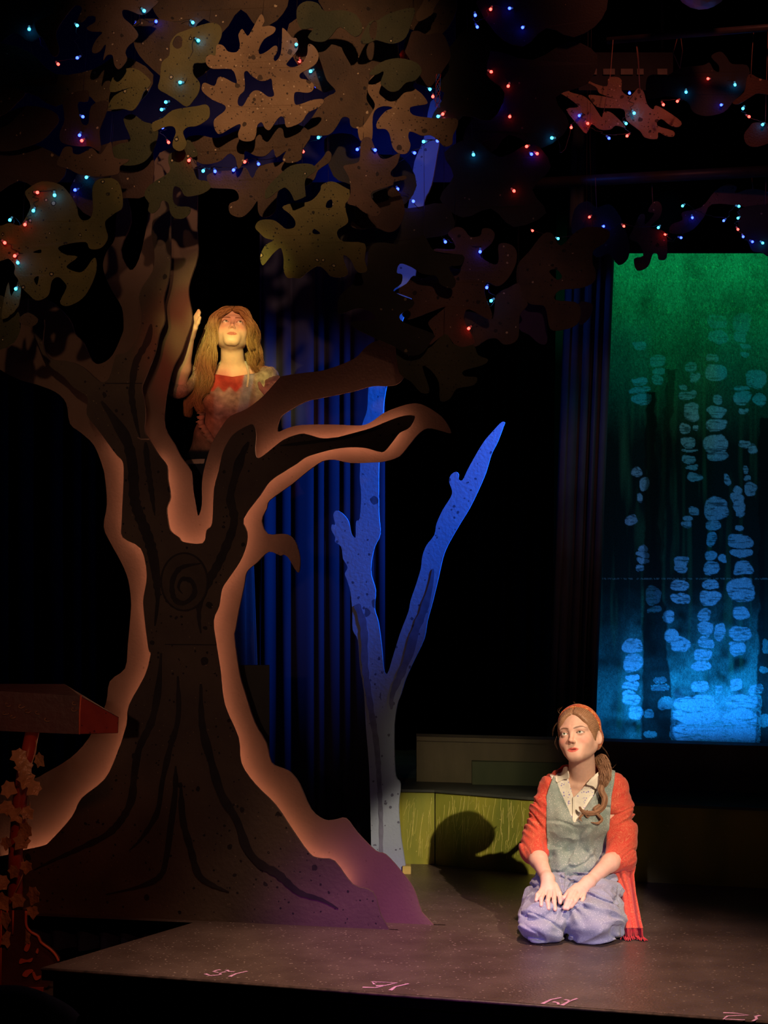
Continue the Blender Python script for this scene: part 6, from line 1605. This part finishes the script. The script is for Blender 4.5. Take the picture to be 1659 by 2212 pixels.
def UL(*pts): return [Vector(K(x, y, Y)) for x, y, Y in pts]
guides = [ (UL((480, 676, 8.17), (458, 702, 8.15), (456, 740, 8.15), (446, 780, 8.16), (448, 820, 8.17), (430, 860, 8.18), (432, 892, 8.19)), 130, .022),
 (UL((474, 684, 8.20), (450, 716, 8.19), (444, 760, 8.18), (432, 800, 8.18), (424, 845, 8.185), (410, 876, 8.19), (404, 900, 8.20)), 130, .022),
 (UL((468, 694, 8.23), (444, 730, 8.22), (434, 770, 8.20), (424, 812, 8.19), (412, 850, 8.19), (402, 884, 8.20)), 90, .020),
 (UL((484, 674, 8.16), (466, 700, 8.135), (464, 740, 8.135), (460, 776, 8.15), (452, 812, 8.165), (446, 850, 8.175)), 90, .014),
 (UL((520, 676, 8.17), (540, 702, 8.15), (544, 740, 8.17), (548, 776, 8.20), (556, 806, 8.24)), 110, .018),
 (UL((528, 684, 8.20), (550, 716, 8.20), (554, 756, 8.22), (560, 792, 8.25), (566, 822, 8.27)), 110, .020),
 (UL((500, 672, 8.24), (520, 720, 8.29), (540, 770, 8.31), (550, 820, 8.33)), 80, .030),
 (UL((500, 672, 8.24), (474, 720, 8.29), (450, 770, 8.30), (436, 830, 8.30)), 80, .030)]
guides += [(UL((500, 667, 8.16), (482, 674, 8.135), (465, 692, 8.125), (460, 722, 8.13), (458, 760, 8.14)), 90, .010), (UL((503, 667, 8.16), (521, 674, 8.135), (538, 692, 8.125), (544, 722, 8.135), (545, 756, 8.16)), 90, .010), (UL((496, 665, 8.18), (472, 674, 8.15), (456, 700, 8.14), (450, 740, 8.15), (444, 790, 8.16)), 80, .012), (UL((506, 665, 8.18), (530, 674, 8.15), (546, 700, 8.15), (552, 740, 8.18), (556, 780, 8.22)), 80, .012)]
for g, n_, sp2 in guides: up += lock(g, int(n_ * 1.5), sp2 * 1.1, ru_, .011, 2.4, 5, .2, 3.0)
strands('long_hair', up, .0008, M_hair, ub, U1, U2, ru_, 4)
fly = []
for i in range(36):
    sd_ = ru_.choice((-1, 1)); x0 = 500 + sd_ * ru_.uniform(30, 46); y0 = ru_.uniform(690, 800)
    fly.append([Vector(v) for v in smooth_poly([K(x0, y0, 8.2), K(x0 + sd_ * ru_.uniform(4, 14), y0 + ru_.uniform(8, 22), 8.19), K(x0 + sd_ * ru_.uniform(8, 26), y0 + ru_.uniform(18, 44), 8.2)], 4, False)])
tag(strands('loose_hair', fly, .00028, M_hair, ub, U1, U2, ru_, 3), kind='stuff')
